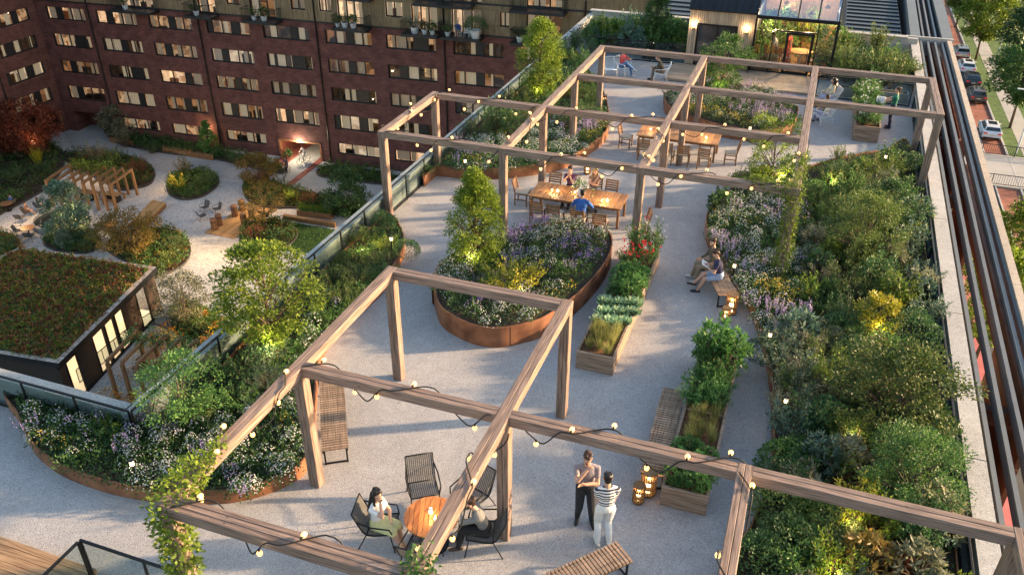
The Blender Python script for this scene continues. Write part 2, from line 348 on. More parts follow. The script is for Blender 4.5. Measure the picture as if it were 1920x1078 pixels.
# ---------------------------------------------------------------- plant kit
def lumps(d,k=9,a=.28,s=7):
    c=rnd(k); return 1+a*np.exp((d@c.T-1)*s).max(1)-a*.4
def m_round(name,n=1700,r=.5,hz=.85,leaf=.05,wd=.03):
    L=LM(); d=rnd(n); d[:,2]=np.abs(d[:,2])*1.0-.25*RNG.random(n); d=unit(d)
    rad=r*lumps(d)*(1-.35*RNG.random(n)**2.2); p=d*rad[:,None]; p[:,2]=p[:,2]*hz+r*.35
    L.leaves(p,d,np.full(n,leaf),np.full(n,wd),0,.7); return L.mesh(name,[GREEN['mid']])
def m_spray(name,stems=26,per=34,h=.9,spread=.55,leaf=.075,wd=.03,droop=.15):
    L=LM(); P=[];O=[]
    for i in range(stems):
        a=RNG.uniform(0,2*PI); e=RNG.uniform(.15,1)**.7; ln=h*RNG.uniform(.65,1.1)
        dx=np.array([math.cos(a)*e*spread,math.sin(a)*e*spread,1-.35*e])*ln
        b=np.array([math.cos(a),math.sin(a),0])*RNG.uniform(0,.14)
        t=np.sqrt(RNG.uniform(.08,1,per)); p=b+dx*t[:,None]; p[:,2]-=droop*t**2*e*ln
        p+=RNG.normal(size=(per,3))*.035*h
        P.append(p); O.append(np.repeat((unit(dx)*.7)[None],per,0)+np.array([math.cos(a),math.sin(a),.2])*.3)
        L.mb.tube([b,b+dx*.5-np.array([0,0,droop*.25*e*ln]),b+dx-np.array([0,0,droop*e*ln])],[.008,.006,.003],4,1,False)
    P=np.concatenate(P);O=np.concatenate(O);n=len(P)
    L.leaves(P,O,np.full(n,leaf),np.full(n,wd),0,.75); return L.mesh(name,[GREEN['mid'],M['bark']])
def m_whorl(name,tips=60,per=9,r=.5,h=.85,leaf=.15,wd=.05):
    L=LM(); d=rnd(tips); d[:,2]=np.abs(d[:,2]); d=unit(d+np.array([0,0,.2])); p=d*(r*lumps(d)*RNG.uniform(.7,1,tips))[:,None]; p[:,2]*=h/r
    C=np.repeat(p,per,0); O=np.repeat(d,per,0); n=len(C); L.leaves(C,O*.6,np.full(n,leaf),np.full(n,wd),0,.8,.15)
    for q in p[::3]: L.mb.tube([(0,0,0),q*.6+np.array([0,0,.05]),q],[.012,.009,.005],4,1,False)
    return L.mesh(name,[GREEN['mid'],M['bark']])
def m_grass(name,n=170,h=.7,spread=.4,wd=.014):
    L=LM(); a=RNG.uniform(0,2*PI,n); e=RNG.random(n)
    b=np.stack([np.cos(a)*.09*e,np.sin(a)*.09*e,np.zeros(n)],1)
    o=np.stack([np.cos(a)*e*spread,np.sin(a)*e*spread,np.ones(n)],1)
    L.leaves(b,o,np.full(n,h),np.full(n,wd),0,.08,.1); return L.mesh(name,[GREEN['straw']])
PR={'round':[m_round('boxwood_foliage',1900),m_round('boxwood_foliage',2100,.5,.75)],
 'spray':[m_spray('shrub_foliage'),m_spray('shrub_foliage',34,30,.8,.8),m_spray('shrub_foliage',22,40,1.1,.4)],
 'feather':[m_spray('fine_shrub_foliage',42,44,.8,.85,.06,.014),m_spray('fine_shrub_foliage',36,46,.95,.6,.055,.013)],
 'whorl':[m_whorl('broadleaf_foliage'),m_whorl('broadleaf_foliage',75,8,.5,.7,.13,.045)],
 'grass':[m_grass('grass_blades')]}
def shrub(kind,mat,p,s=1.0,sz=None,label='',cat='shrub',group=None,name='shrub'):
    me=random.choice(PR[kind]); o=obj(name,me,None,p,random.uniform(0,6.28)); o.scale=(s,s,sz or s*random.uniform(.85,1.15))
    setmat(o,0,GREEN[mat]); return tag(o,label,cat,group)
def tree(name,label,cat,p,h,cr,shape='ovoid',mat='mid',clumps=60,per=70,leaf=.09,wd=.05,th=.25,tr=.06,group=None,spread=.2,gap=.0,lean=0,clr=None):
    root=thing(name,label,cat,p,random.uniform(0,6.28),group); L=LM(); T=MB()
    z0=h*th; H=h-z0; cen=[]
    for i in range(clumps):
        t=RNG.random()
        if shape=='cone': r=cr*(1-t)**.75*(.35+.65*min(1,t*6+.35))
        elif shape=='ovoid': r=cr*math.sin(PI*min(1,.12+.86*t))**.75
        elif shape=='pear': r=cr*math.sin(PI*min(1,.30+.68*t))**.9
        elif shape=='spread': r=cr*(.55+.45*math.sin(PI*t)); 
        else: r=cr*math.sqrt(max(.02,1-(2*t-1)**2))
        a=RNG.uniform(0,2*PI); q=r*(RNG.random()**.42)
        cen.append((math.cos(a)*q,math.sin(a)*q,z0+H*t*.97))
    cen=np.array(cen); cs=(clr or cr*spread)
    T.tube([(0,0,-.05),(.02*h,0,h*.3),(0,.015*h,h*.62),(0,0,h*.93)],[tr,tr*.75,tr*.45,tr*.12],8)
    for c in cen[::2]:
        zb=max(z0*.8,c[2]-math.hypot(c[0],c[1])*.9-.05*h); f=1-zb/h
        T.tube([(0,0,zb),(c[0]*.5,c[1]*.5,(zb+c[2])/2+.03*h),tuple(c)],[tr*.42*f+.004,tr*.25*f+.003,.003],5,0,False)
    C=np.repeat(cen,per,0); n=len(C); d=rnd(n); C=C+d*(cs*RNG.random(n)**.5)[:,None]*np.array([1,1,.75])
    o=unit(C-np.array([0,0,z0+H*.4]))*.6+d*.5
    L.leaves(C,o,np.full(n,leaf),np.full(n,wd),0,.6)
    T.build('trunk',M['bark'],root,True); L.build('crown',[GREEN[mat]],root); return root
def vine(name,label,pts,r,n,leaf=.09,mat='lime',cat='vine'):
    L=LM(); P=[]
    for a,b,ra,rb,k in pts:
        a,b=np.array(a),np.array(b); t=RNG.random(k); p=a+(b-a)*t[:,None]; rr=ra+(rb-ra)*t
        d=rnd(k); P.append((p+d*(rr*RNG.random(k)**.35)[:,None],d))
        q=[a+(b-a)*u+rnd(1)[0]*(ra+(rb-ra)*u)*.5 for u in np.linspace(0,1,7)]; L.mb.tube(q,.009,5,1,False)
    for p,d in P:
        k=len(p); L.leaves(p,d*.8+np.array([0,0,-.25]),np.full(k,leaf),np.full(k,leaf*.6),0,.5,.15)
    o=L.build(name,[GREEN[mat],M['bark']]); return tag(o,label,cat)
def carpet(name,label,poly,z,mix,dens=6,rs=1.0,base='dark',bh=.16,tone=('mid','dark'),cat='flower planting',fill=380,bs=1.0,hump=0.0):
    """ground-hugging mass of flowering plants over an outline"""
    L=LM(); mats=[GREEN[base],GREEN[tone[0]],GREEN[tone[1]]]+[FLO[k] for k in ('white','lilac','purple','gold','rust')]
    A=abs(area(poly)); n=int(A*fill); p=sample(poly,n); pp=np.column_stack([p,z+RNG.random(n)*bh])
    L.leaves(pp,np.tile([0,0,1.],(n,1)),np.full(n,.08),np.full(n,.035),0,.9)
    kinds=list(mix); wts=np.array([mix[k] for k in kinds],float); wts/=wts.sum()
    nc=int(A*dens); C=sample(poly,nc)
    # drifts: neighbouring clumps share a flower colour
    seeds=sample(poly,max(3,int(A*.9))); sk=RNG.choice(len(kinds),len(seeds),p=wts)
    for c in C:
        j=np.argmin(((seeds-c)**2).sum(1)); k=kinds[sk[j]] if RNG.random()<.75 else kinds[RNG.choice(len(kinds),p=wts)]
        r=RNG.uniform(.15,.30)*rs; h=RNG.uniform(.2,.42)*rs
        d=rnd(46); d[:,2]=np.abs(d[:,2]); q=d*np.array([r,r,h])*RNG.uniform(.6,1,(46,1))+np.array([c[0],c[1],z+.04])
        L.leaves(q,d+np.array([0,0,.5]),np.full(46,.085),np.full(46,.03),1 if RNG.random()<.55 else 2,.6)
        if k=='none': continue
        if k in('purple','lilac') and RNG.random()<.45:
            for s in range(RNG.integers(6,13)):
                a,e=RNG.uniform(0,2*PI),r*math.sqrt(RNG.random()); b=np.array([c[0]+math.cos(a)*e,c[1]+math.sin(a)*e,z+h*.75])
                m=11; t=np.linspace(0,1,m)[:,None]; ti=np.array([math.cos(a)*.12,math.sin(a)*.12,1])*RNG.uniform(.16,.3)*rs
                L.leaves(b+ti*t,np.tile([0,0,.6],(m,1)),np.full(m,.04),np.full(m,.026),5 if k=='purple' else 4,.8)
        else:
            m=RNG.integers(26,62); d=rnd(m); d[:,2]=np.abs(d[:,2])+.35; d=unit(d)
            q=d*np.array([r*1.05,r*1.05,h*1.12])+np.array([c[0],c[1],z+.05]); mi={'white':3,'lilac':4,'purple':5,'gold':6,'rust':7}[k]
            ax=unit(np.cross(d+RNG.normal(size=(m,3))*.35,rnd(m))); sd=unit(np.cross(ax,d)); sz=RNG.uniform(.022,.040,m)*bs
            L.add(quads(q-ax*(sz*.5)[:,None],ax,sd,sz,sz,.1),mi)
    o=L.build(name,mats); return tag(o,label,cat,None,'stuff')
def cover(name,label,poly,z,mats,n,leaf=.1,wd=.035,h=.25,clump=8,cat='ground cover'):
    L=LM(); p=sample(poly,n//clump); p=np.repeat(p,clump,0)+RNG.normal(size=(n//clump*clump,2))*.1; k=len(p)
    hh=RNG.random(n//clump)**1.5*h; pp=np.column_stack([p,z+np.repeat(hh,clump)*RNG.uniform(.5,1,k)])
    mi=np.repeat(RNG.integers(0,len(mats),n//clump),clump)
    ax=unit(np.column_stack([RNG.normal(size=(k,2))*.8,np.abs(RNG.normal(size=k))+.3])); sd=unit(np.cross(ax,rnd(k)))
    q=quads(pp,ax,sd,leaf*RNG.uniform(.6,1.3,k),wd*RNG.uniform(.7,1.2,k)); L.add(q,0); L.mi=[mi]
    return tag(L.build(name,[GREEN[m] for m in mats]),label,cat,None,'stuff')
# ---------------------------------------------------------------- the ground and the terrace
ZG=-20.0
m=MB(); m.flat([(-400,-200),(400,-200),(400,900),(-400,900)],ZG-.03); struct(m.build('ground',pm('asphalt_ground',(.06,.06,.058),.9,0,.2,.4,.2,20)))
XL,XR,YB,YF0=-12.08,4.4,48.0,10.22
m=MB(); terr=[(-34,-8),(4.5,-8),(4.6,49),(XL,49),(XL,YF0),(-34,YF0)]; m.flat(terr,0); struct(m.build('terrace_gravel',M['gravel']))
m=MB(); tw=[(-34,-8.2),(4.40,-8.2),(5.18,49.2),(XL-.02,49.2),(XL-.02,YF0+.02),(-34,YF0+.02)]; m.prism(tw,ZG,-.05); o=m.build('terrace_building',M['concw']); tag(o,'tall block whose flat roof carries the gravel garden terrace','building')
# left parapet with glass balustrade
def parapet(name,label,runs,h,wd,out):
    t=thing(name,label,'wall',(0,0,0)); a=MB(); b=MB()
    for p,q,n in runs:
        p,q,n=Vector((*p,0)),Vector((*q,0)),Vector((*n,0)); up=Vector((0,0,1))
        c=n*(.05+wd/2); L=(q-p); d=L.normalized()
        a.bar(p+c-up*.3+up*(h/2),q+c-up*.3+up*(h/2),wd-.02,h+.5,0)
        k=max(1,round(L.length/3.0))
        for i in range(k):
            b.bar(p+c+L*(i/k)+d*.004+up*(h-.03),p+c+L*((i+1)/k)-d*.004+up*(h-.03),wd+.05,.08,.006)
    a.build('wall',M['concw'],t); b.build('coping',M['conc'],t); return t
parapet('parapet_wall','concrete parapet with pale coping along the courtyard edge of the terrace',[((XL,YF0),(XL,48.2),(-1,0)),((-34,YF0),(XL-.30,YF0),(0,1))],.70,.27,1)
def balustrade(label,p,q,h=.93,step=1.45,z=0,rail=True,group=None,base=True):
    p,q=Vector(p),Vector(q); t=thing('glass_balustrade',label,'balustrade',tuple(p),0,group); L=q-p; d=L.normalized(); k=max(1,round(L.length/step))
    up=Vector((0,0,1)); r=MB(); r.bar(up*h,L+up*h,.045,.045,.004); r.build('top_rail',M['black'],t)
    if base: r=MB(); r.bar(up*.05,L+up*.05,.04,.05,.004); r.build('bottom_rail',M['black'],t)
    for i in range(k+1):
        r=MB(); c=L*(i/k); r.bar(c,c+up*(h-.024),.04,.04,.004,0,(1,0,0)); r.build('post',M['black'],t)
        if i<k: g=MB(); g.bar(c+d*.03+up*(h/2+.04),L*((i+1)/k)-d*.03+up*(h/2+.04),.012,h-.14,.001); g.build('glass_panel',M['glass'],t)
    return t
balustrade('long glass balustrade in front of the courtyard side parapet',(XL+.06,YF0-.07,0),(XL+.06,42.0,0))
balustrade('glass balustrade running left along the front parapet to the picture edge',(XL+.0,YF0-.09,0),(-31,YF0-.09,0))
# right edge: coping, fins, rust screen
XRi=lambda y:4.36+.0135*(y-14.5)
def quadprism(m,pts,z0,z1,mi=0): m.prism(pts,z0,z1,mi)
t=thing('parapet_wall','wide speckled concrete coping beside the steel fins on the street edge','wall')
m=MB(); m.prism([(XRi(-8)+.03,-8),(XRi(-8)+.37,-8),(XRi(49.6)+.37,49.6),(XRi(49.6)+.03,49.6)],-3,.53); m.build('wall',M['concw'],t)
m=MB()
for i in range(10):
    a,b=-8+i*5.76,-8+(i+1)*5.76-.01; m.prism([(XRi(a),a),(XRi(a)+.40,a),(XRi(b)+.40,b-.02),(XRi(b),b-.02)],.535,.59)
m.build('coping',M['conc'],t)
balustrade('tall glass balustrade along the hedge at the street side of the terrace',(XRi(-6)-.12,-6,0),(XRi(39)-.12,39,0),.62,1.8)
t=thing('fin_screen','row of long dark grey steel fins over a rust red slot beside the street','screen')
def strip(X0,w,y0,y1,z0,z1,mat,name,slope=.0135):
    m=MB(); m.prism([(X0(y0),y0),(X0(y0)+w,y0),(X0(y1)+w,y1),(X0(y1),y1)],z0,z1); return m.build(name,mat,t)
for i in range(4): strip(lambda y,i=i:XRi(y)+.49+i*.345,.095,-8,49.5,.2,.5,M['fin'],'fin')
strip(lambda y:XRi(y)+1.73,.065,-8,49.5,.2,.5,M['fin'],'fin')
M['rustpanel']=pm('rust_panel',(.10,.032,.016),.75,0,.35,1.1,.1,30,c2=(.17,.06,.03))
warmcop=speckle('sun_tinted_coping',(.42,.35,.28),(.3,.24,.18),(.5,.43,.35),50,.6)  # coping with the warmth of sunlight put into its colour
m=MB()
for i in range(13):
    a,b=-8+i*4.42,-8+(i+1)*4.42-.015; m.prism([(XRi(a)+1.80,a),(XRi(a)+2.01,a),(XRi(b)+2.01,b),(XRi(b)+1.80,b)],.40,.58)
m.build('outer_coping',warmcop,t)
m=MB()     # outer rust screen with big openings
def scr(y0,y1,z0,z1): m.bx((XRi(y0)+1.83,y0,z0),(XRi(y0)+1.94,y1,z1))
scr(-8,49.5,-.45,.38)
for y0,y1 in ((8,10.5),(17.8,22.6),(30,34.5),(36,49.5)):
    yy=y0
    while yy<y1-.1: scr(yy,min(yy+1.2,y1)-.03,-1.62,-.47); scr(yy,min(yy+1.2,y1)-.03,-2.9,-1.64); yy+=1.2
    m.bx((XRi(y0)+.6,y0,-.5),(XRi(y0)+1.82,y0+.25,-.1))
m.build('rust_panel',M['rustpanel'],t)
m=MB(); m.bx((5.25,30,-3.2),(6.4,49.5,-2.9)); m.bx((5.2,17.8,-3.2),(6.25,22.6,-2.9)); m.build('slot_floor',M['rustpanel'],t)
strip(lambda y:XRi(y)+.42,.04,-8,49.5,-3,.30,M['rustpanel'],'inner_panel')
# ---------------------------------------------------------------- far end: parapet, metal roofs
t=thing('parapet_wall','low concrete parapet across the far end of the terrace behind the hedges','wall')
m=MB(); m.bx((XL-.2,48.05,-.5),(5.1,48.3,.86)); m.build('wall',M['concw'],t); m=MB(); m.bx((XL-.27,47.98,.865),(4.6,48.36,.93)); m.build('coping',M['conc'],t)
M['roofmetal']=pm('grey_roof_metal',(.10,.115,.125),.5,.3,.12,1.5)
def seamroof(label,x0,x1,y0,y1,z0,z1):
    t=thing('metal_roof',label,'roof'); m=MB(); m.add([(x0,y0,z0),(x1,y0,z0),(x1,y1,z1),(x0,y1,z1),(x0,y0,z0-3),(x1,y0,z0-3),(x1,y1,z0-3),(x0,y1,z0-3)],[(0,1,2,3),(4,5,1,0),(5,6,2,1),(6,7,3,2),(7,4,0,3)]); m.build('sheet',M['roofmetal'],t)
    m=MB(); k=int((y1-y0)/.9)
    for i in range(k):
        f=i/k; m.bar((x0+.01,y0+(y1-y0)*f+.02,z0+(z1-z0)*f+.045),(x1-.01,y0+(y1-y0)*f+.02,z0+(z1-z0)*f+.045),.06,.09,.004)
    m.build('seam',M['dark'],t)
seamroof('ribbed grey metal roof behind the conifer and the far hedge',-9.4,-4.2,49.6,75,.1,1.6)
seamroof('ribbed grey metal roof beyond the right hand hedge and concrete edge',1.6,4.55,49.0,80,.2,.6)
t=thing('roof_edge','broad grey roof kerb and rust slot continuing beyond the far parapet','roof edge')
m=MB(); m.prism([(4.85,49.7),(5.35,49.7),(5.9,80),(5.4,80)],-2,.62); m.prism([(6.42,49.7),(6.95,49.7),(7.6,80),(6.9,80)],-2,.60); m.build('kerb',M['fin'],t)
m=MB(); m.prism([(5.36,49.7),(6.41,49.7),(6.89,80),(5.92,80)],-2,-.2); m.build('slot_floor',M['rustpanel'],t)
m=MB()
for i in range(3): m.prism([(5.5+i*.31,49.7),(5.59+i*.31,49.7),(6.14+i*.31,80),(6.05+i*.31,80)],.2,.5)
m.build('fin',M['fin'],t)
m=MB(); m.bx((4.62,49.52,-.3),(6.95,49.68,.64)); m.build('crossbeam',M['conc'],t)
# ---------------------------------------------------------------- corten planters
def planter(label,pts,h,k=8,soil='soil',grp=None,closed=True):
    P=smooth_closed(pts,k)
    if area(P)<0: P=P[::-1]
    t=thing('corten_planter',label,'planter',(0,0,0),0,grp); I=offset(P,.03); n=len(P); m=MB()
    vs=[(x,y,0) for x,y in P]+[(x,y,h) for x,y in P]+[(x,y,h) for x,y in I]+[(x,y,h-.12) for x,y in I]
    fs=[]
    for a in range(3): fs+=[(a*n+i,a*n+(i+1)%n,(a+1)*n+(i+1)%n,(a+1)*n+i) for i in range(n)]
    m.add(vs,fs)
    for i in range(3,n,max(4,n//9)):      # welded sheet seams
        a=Vector(P[i]); d=Vector(P[(i+1)%n])-Vector(P[i-1]); m.box((a.x,a.y,h*.5-.01),(.035,.014,h-.03),0,math.atan2(d.y,d.x))
    m.build('steel_wall',M['corten'],t)
    m=MB(); m.flat(I,h-.06); m.build('soil',M[soil],t)
    return t,I
def gp(z,*px): return [tuple(G(*p,z)[:2]) for p in px]
_,BEDC=planter('tall oval rusted steel planter of daisies in the centre of the terrace',gp(0,(814,570),(826,608),(854,630),(894,647),(934,652),(974,645),(1020,630),(1074,592),(1110,556),(1136,520),(1146,490))+gp(.6,(1144,436),(1120,421),(1075,414),(1024,417),(957,433),(890,455),(840,480),(814,508),(809,535)),.60)
_,BEDF=planter('large curved rusted steel planter of asters at the front left corner',[(XL+.16,YF0+.3)]+gp(0,(30,752),(42,800),(66,850),(110,888),(170,914),(230,931),(300,942),(400,945),(450,940),(500,927),(545,907),(577,880),(590,820),(594,760),(602,688),(620,648),(650,616),(690,577),(719,548),(747,505),(760,468),(746,431),(727,415))+[(XL+.17,21.2),(XL+.16,18),(XL+.16,14)],.36)
_,BEDB=planter('curved rusted steel planter of white flowers behind the front post of the rear pergola',[(XL+.17,24.6)]+gp(0,(814,331),(874,336),(940,336),(1007,328),(1057,317),(1090,300),(1134,266),(1141,236),(1134,195),(1112,160),(1098,138),(1094,122))+[(XL+.16,41.5),(XL+.16,36),(XL+.16,30)],.42)
_,BEDO=planter('low oval rusted steel planter near the greenhouse deck',gp(0,(1493,222),(1487,248),(1467,261),(1430,267),(1397,265),(1347,256),(1290,238),(1250,217),(1244,195))+gp(.5,(1250,172),(1290,160),(1340,155),(1390,157),(1440,169),(1480,193)),.5)
_,BEDR=planter('long rusted steel edged bed of shrubs down the street side of the terrace',gp(0,(1700,282),(1657,295),(1614,302),(1564,312),(1515,327),(1460,343),(1400,355),(1357,378),(1329,405),(1321,435),(1330,470),(1352,500),(1375,530),(1395,565),(1413,605),(1427,650),(1438,700),(1445,760),(1446,810),(1445,875),(1441,905),(1425,952),(1404,1002),(1375,1075))+[(0.3,7.5),(4.0,7.5)]+[(XRi(y)-.25,y) for y in (10,14,18,22,26)],.34)
# ---------------------------------------------------------------- pergolas
HB=3.0; BW,BH=.235,.20
def beam(t,p,q,mat,planks=2,w=BW):
    """a built-up beam: side by side planks with a dark joint between them"""
    p,q=Vector(p),Vector(q); d=(q-p).normalized(); a=d.cross(Vector((0,0,1))).normalized(); m=MB(); pw=w/planks
    for i in range(planks):
        o=a*(-w/2+pw*(i+.5)); m.bar(p+o,q+o,pw-.006,BH-.002*i,.008)
    m.bar(p-Vector((0,0,.01))+d*.012,q-Vector((0,0,.01))-d*.012,w-.05,BH-.06,.002); return m.build('beam',mat,t)
def post(t,x,y,w=.225):
    m=MB()
    for i in (-1,1): m.bar((x+i*w*.25,y,0),(x+i*w*.25,y,HB-BH-.003),w*.5-.005,w-.002*i,.008,0,(0,1,0))
    m.bar((x,y,0),(x,y,HB-BH-.02),w-.04,w-.05,.002,0,(0,1,0)); m.build('post',M['postZ'],t)
def pergola(label,xs,ys,ybeams,xbeams,posts,wide=()):
    t=thing('pergola',label,'pergola'); z=HB-BH/2; ext=BW/2
    for xk,(ya,yb) in ybeams: beam(t,(xs[xk],ys[ya]-ext,z),(xs[xk],ys[yb]+ext,z),M['beamY'])
    for yk,ks in xbeams:
        for a,b in zip(ks[:-1],ks[1:]): beam(t,(xs[a]+ext+.003,ys[yk],z),(xs[b]-ext-.003,ys[yk],z),M['beamX'],3 if yk in wide else 2,.30 if yk in wide else BW)
    for a,b in posts: post(t,xs[a],ys[b])
    return t
FX={'0':-7.87,'1':-3.83,'2':.19,'3':4.10}; FY={'F':6.80,'M':10.43,'B':14.16}
pergola('front timber pergola over the round table with string lights on its beams',FX,FY,
 [('0',('F','B')),('1',('F','B')),('2',('F','M')),('3',('F','M'))],[('F','0123'),('M','0123'),('B','01')],
 [('0','F'),('0','M'),('0','B'),('1','M'),('1','B'),('2','M'),('3','M'),('3','F'),('1','F'),('2','F')],('F',))
BX={'a':-11.95,'b':-8.0,'c':-3.88,'d':.27,'e':4.33}; BY={'0':21.71,'1':25.60,'2':29.39,'3':33.37}
pergola('rear timber pergola of many bays reaching over both dining tables',BX,BY,
 [('a',('0','1')),('b',('0','3')),('c',('0','3')),('d',('0','3')),('e',('2','3'))],[('0','abcd'),('1','abcd'),('2','bcde'),('3','bcde')],
 [('a','0'),('a','1'),('b','0'),('b','1'),('b','2'),('b','3'),('c','0'),('c','1'),('c','2'),('c','3'),('d','0'),('d','2'),('d','3'),('e','2'),('e','3')])
# ---------------------------------------------------------------- lamps
def plight(parent,loc,watt,colr=(1,.66,.34),r=.05,name='glow'):
    l=bpy.data.lights.new(name,'POINT'); l.energy=watt; l.color=colr; l.shadow_soft_size=r
    o=bpy.data.objects.new(name,l); COL.objects.link(o); o.parent=parent; o.location=loc; return o
_bm=MB(); _bm.sph((0,0,-.052),(.043,.043,.054),12,8); BULB=_bm.mesh('lit_bulb',M['bulb'],True)
_bm=MB(); _bm.tube([(0,0,.035),(0,0,-.012)],[.017,.02],8); SOCK=_bm.mesh('bulb_socket',M['cable'],True)
BW_=11
def string_light(label,p,q,ph=0,step=.55,per=2.0,w=.165):
    p,q=Vector(p),Vector(q); L=(q-p).length; d=(q-p)/L; a=d.cross(Vector((0,0,1))); t=thing('string_light',label,'string light',tuple(p),0,'string lights on the pergolas')
    def pos(s):
        th=ph+2*PI*s/per; u=math.sin(th); k=max(0,min(1,(.30-u)/1.3)); k=k*k*(3-2*k)
        return d*s+a*(w*max(-1,min(1,math.cos(th)*1.35)))+Vector((0,0,.022-.42*k)),u
    n=int(L/.07); m=MB(); m.tube([pos(L*i/n)[0] for i in range(n+1)],.013,6); m.build('cable',M['cable'],t,True)
    k=int(L/step)
    for i in range(k):
        s=L*(i+.5)/k; c,u=pos(s); b=obj('bulb',BULB,t,c+(Vector((0,0,-.03)) if u<.35 else Vector((0,0,.055)))); obj('socket',SOCK,b)
        if u>=.35: b.rotation_euler.x=PI*.48
        plight(b,(0,0,-.05),BW_,r=.045)
    return t
def sY(label,x,y0,y1,ph=0): string_light(label,(x,y0,HB),(x,y1,HB),ph)
def sX(label,y,x0,x1,ph=0,**k): string_light(label,(x0,y,HB),(x1,y,HB),ph,**k)
sY('string light winding round the left front beam above the flower bed',FX['0'],10.3,7.0,.6)
sX('string light along the middle front beam above the slatted bench',FY['M'],-7.75,-4.0,1.2)
sX('string light on the front beam between the crossing and the raised vegetable bed',FY['M'],-3.55,.25,4.0)
sY('string light down the beam directly over the round table',FX['1'],10.2,7.0,3.6)
sX('string light on the nearest lower left beam beside the ivy post',FY['F'],-7.7,-4.0,1.1,w=.2)
sY('short string light on the beam end nearest the right hand shrubs',FX['2'],10.3,7.6,1.2)
sY('string light on the outer left beam of the rear pergola overhanging the parapet',BX['a'],21.9,25.5,2.2)
sX('string light on the rear pergola beam behind the oval planter tree',BY['0'],-11.8,-8.1,.9)
sX('string light on the beam above the nearer dining table',BY['0'],-7.7,-4.1,2.4)
sX('string light on the beam right of the nearer dining table running into the climber',BY['0'],-3.7,.1,3.6)
sX('string light along the second cross beam over the dark bushes by the parapet',BY['1'],-11.8,-8.1,1.6)
sX('string light along the second cross beam left of the farther dining table',BY['1'],-7.8,-4.1,4.4)
sX('string light on the second cross beam in front of the greenhouse oval planter',BY['1'],-3.7,.1,3.0)
sY('string light winding along the rear beam over the white flower planter',BX['b'],22.0,25.4,1.0)
sY('string light along the rear beam crossing over the farther dining table',BX['c'],22.0,25.4,.4)
sY('string light on the rear beam leading down into the climbing plant',BX['d'],22.0,25.4,2.0)
def lantern(p,h,r,label,watt=3,glow=None):
    t=thing('lantern',label,'lantern',tuple(p),random.random()*3); m=MB(); m.lathe([(r*.9,0),(r,.015),(r,.03),(r*.92,.032)],n=18); m.build('base',M['wicker'],t)
    m=MB()
    for i in range(20):
        a=i*2*PI/20; m.bar((r*math.cos(a),r*math.sin(a),.03),(r*math.cos(a),r*math.sin(a),h),.011,.008,.001,0,(math.cos(a),math.sin(a),0))
    for z in (.05,h*.33,h*.66,h-.03): m.lathe([(r*1.0,z),(r*1.04,z),(r*1.04,z+.022),(r*1.0,z+.022)],n=26)
    m.build('wicker_shade',M['wicker'],t); m=MB(); m.lathe([(r*.38,.03),(r*.38,h*.55),(0,h*.57)],n=12); m.sph((0,0,h*.63),(r*.09,r*.09,r*.24),8,6); c=m.build('candle',M['candle'],t,True)
    plight(t,(0,0,h*.72),watt,(1,.58,.25),.03); return t
lantern(G(1359,604),.46,.115,'small wicker candle lantern in front of the taller one by the couple')
lantern(G(1369,587),.62,.15,'tall wicker candle lantern at the end of the couple\'s bench')
lantern(G(1196,940),.46,.115,'small wicker candle lantern nearest the two standing men')
lantern(G(1214,925),.62,.15,'tall wicker candle lantern beside the raised bed of lettuce')
lantern(G(1131,200),.5,.13,'wicker candle lantern by the foot of the rear corner post')
lantern(G(1101,326),.42,.13,'small candle lantern on the gravel behind the seated diners')
def bollard(px,z,label,h=.55):
    p=G(*px,z+h); p.z=z; t=thing('bollard_light',label,'garden light',tuple(p),0,'garden lights in the beds'); m=MB(); m.tube([(0,0,-.05),(0,0,h-.13)],.022,8); m.lathe([(.05,h-.02),(.055,h),(0,h+.012)],n=12); m.build('stem',M['dark'],t)
    m=MB(); m.tube([(0,0,h-.13),(0,0,h-.02)],.042,10); m.build('lamp',M['bollard'],t); plight(t,(0,0,h-.07),9,(1,.74,.42),.05); return t
for px,z,l in (((605,622),.36,'small garden light between white flowers beside the left front beam'),((733,443),.36,'garden light beside the clipped ball bush at the bed tip'),((1378,493),.34,'garden light in the flowers behind the reading couple'),((1445,622),.34,'garden light at the flower bed edge below the lanterns'),
 ((1475,745),.34,'garden light among the grey green shrubs of the long bed'),((245,862),.36,'garden light amid purple spikes in the front left planter'),((1662,290),.34,'garden light at the top of the long shrub bed'),((1407,237),.5,'garden light at the front of the low oval planter'),((872,298),.42,'garden light left of the post in the white flower planter'),((1215,92),.3,'garden light glowing behind the far glass balustrade'),((1570,155),.3,'garden light behind the glass near the woman in a white chair')):
    bollard(px,z,l)
def uplight(px,z,label,watt=16,c=(1,.78,.30),dz=.35,dy=-.35):
    p=G(*px,z); t=thing('garden_spotlight',label,'garden light',tuple(p+Vector((0,dy,0))),0,'spotlights under the plants'); m=MB(); m.tube([(0,0,-.05),(0,0,.1)],.012,6); m.tube([(0,-.02,.08),(0,.04,.17)],[.035,.04],10); m.build('spot_body',M['black'],t)
    m=MB(); m.tube([(0,.041,.171),(0,.045,.178)],.03,10); m.build('lens',M['bollard'],t); plight(t,(0,.08,dz),watt,c,.06); return t
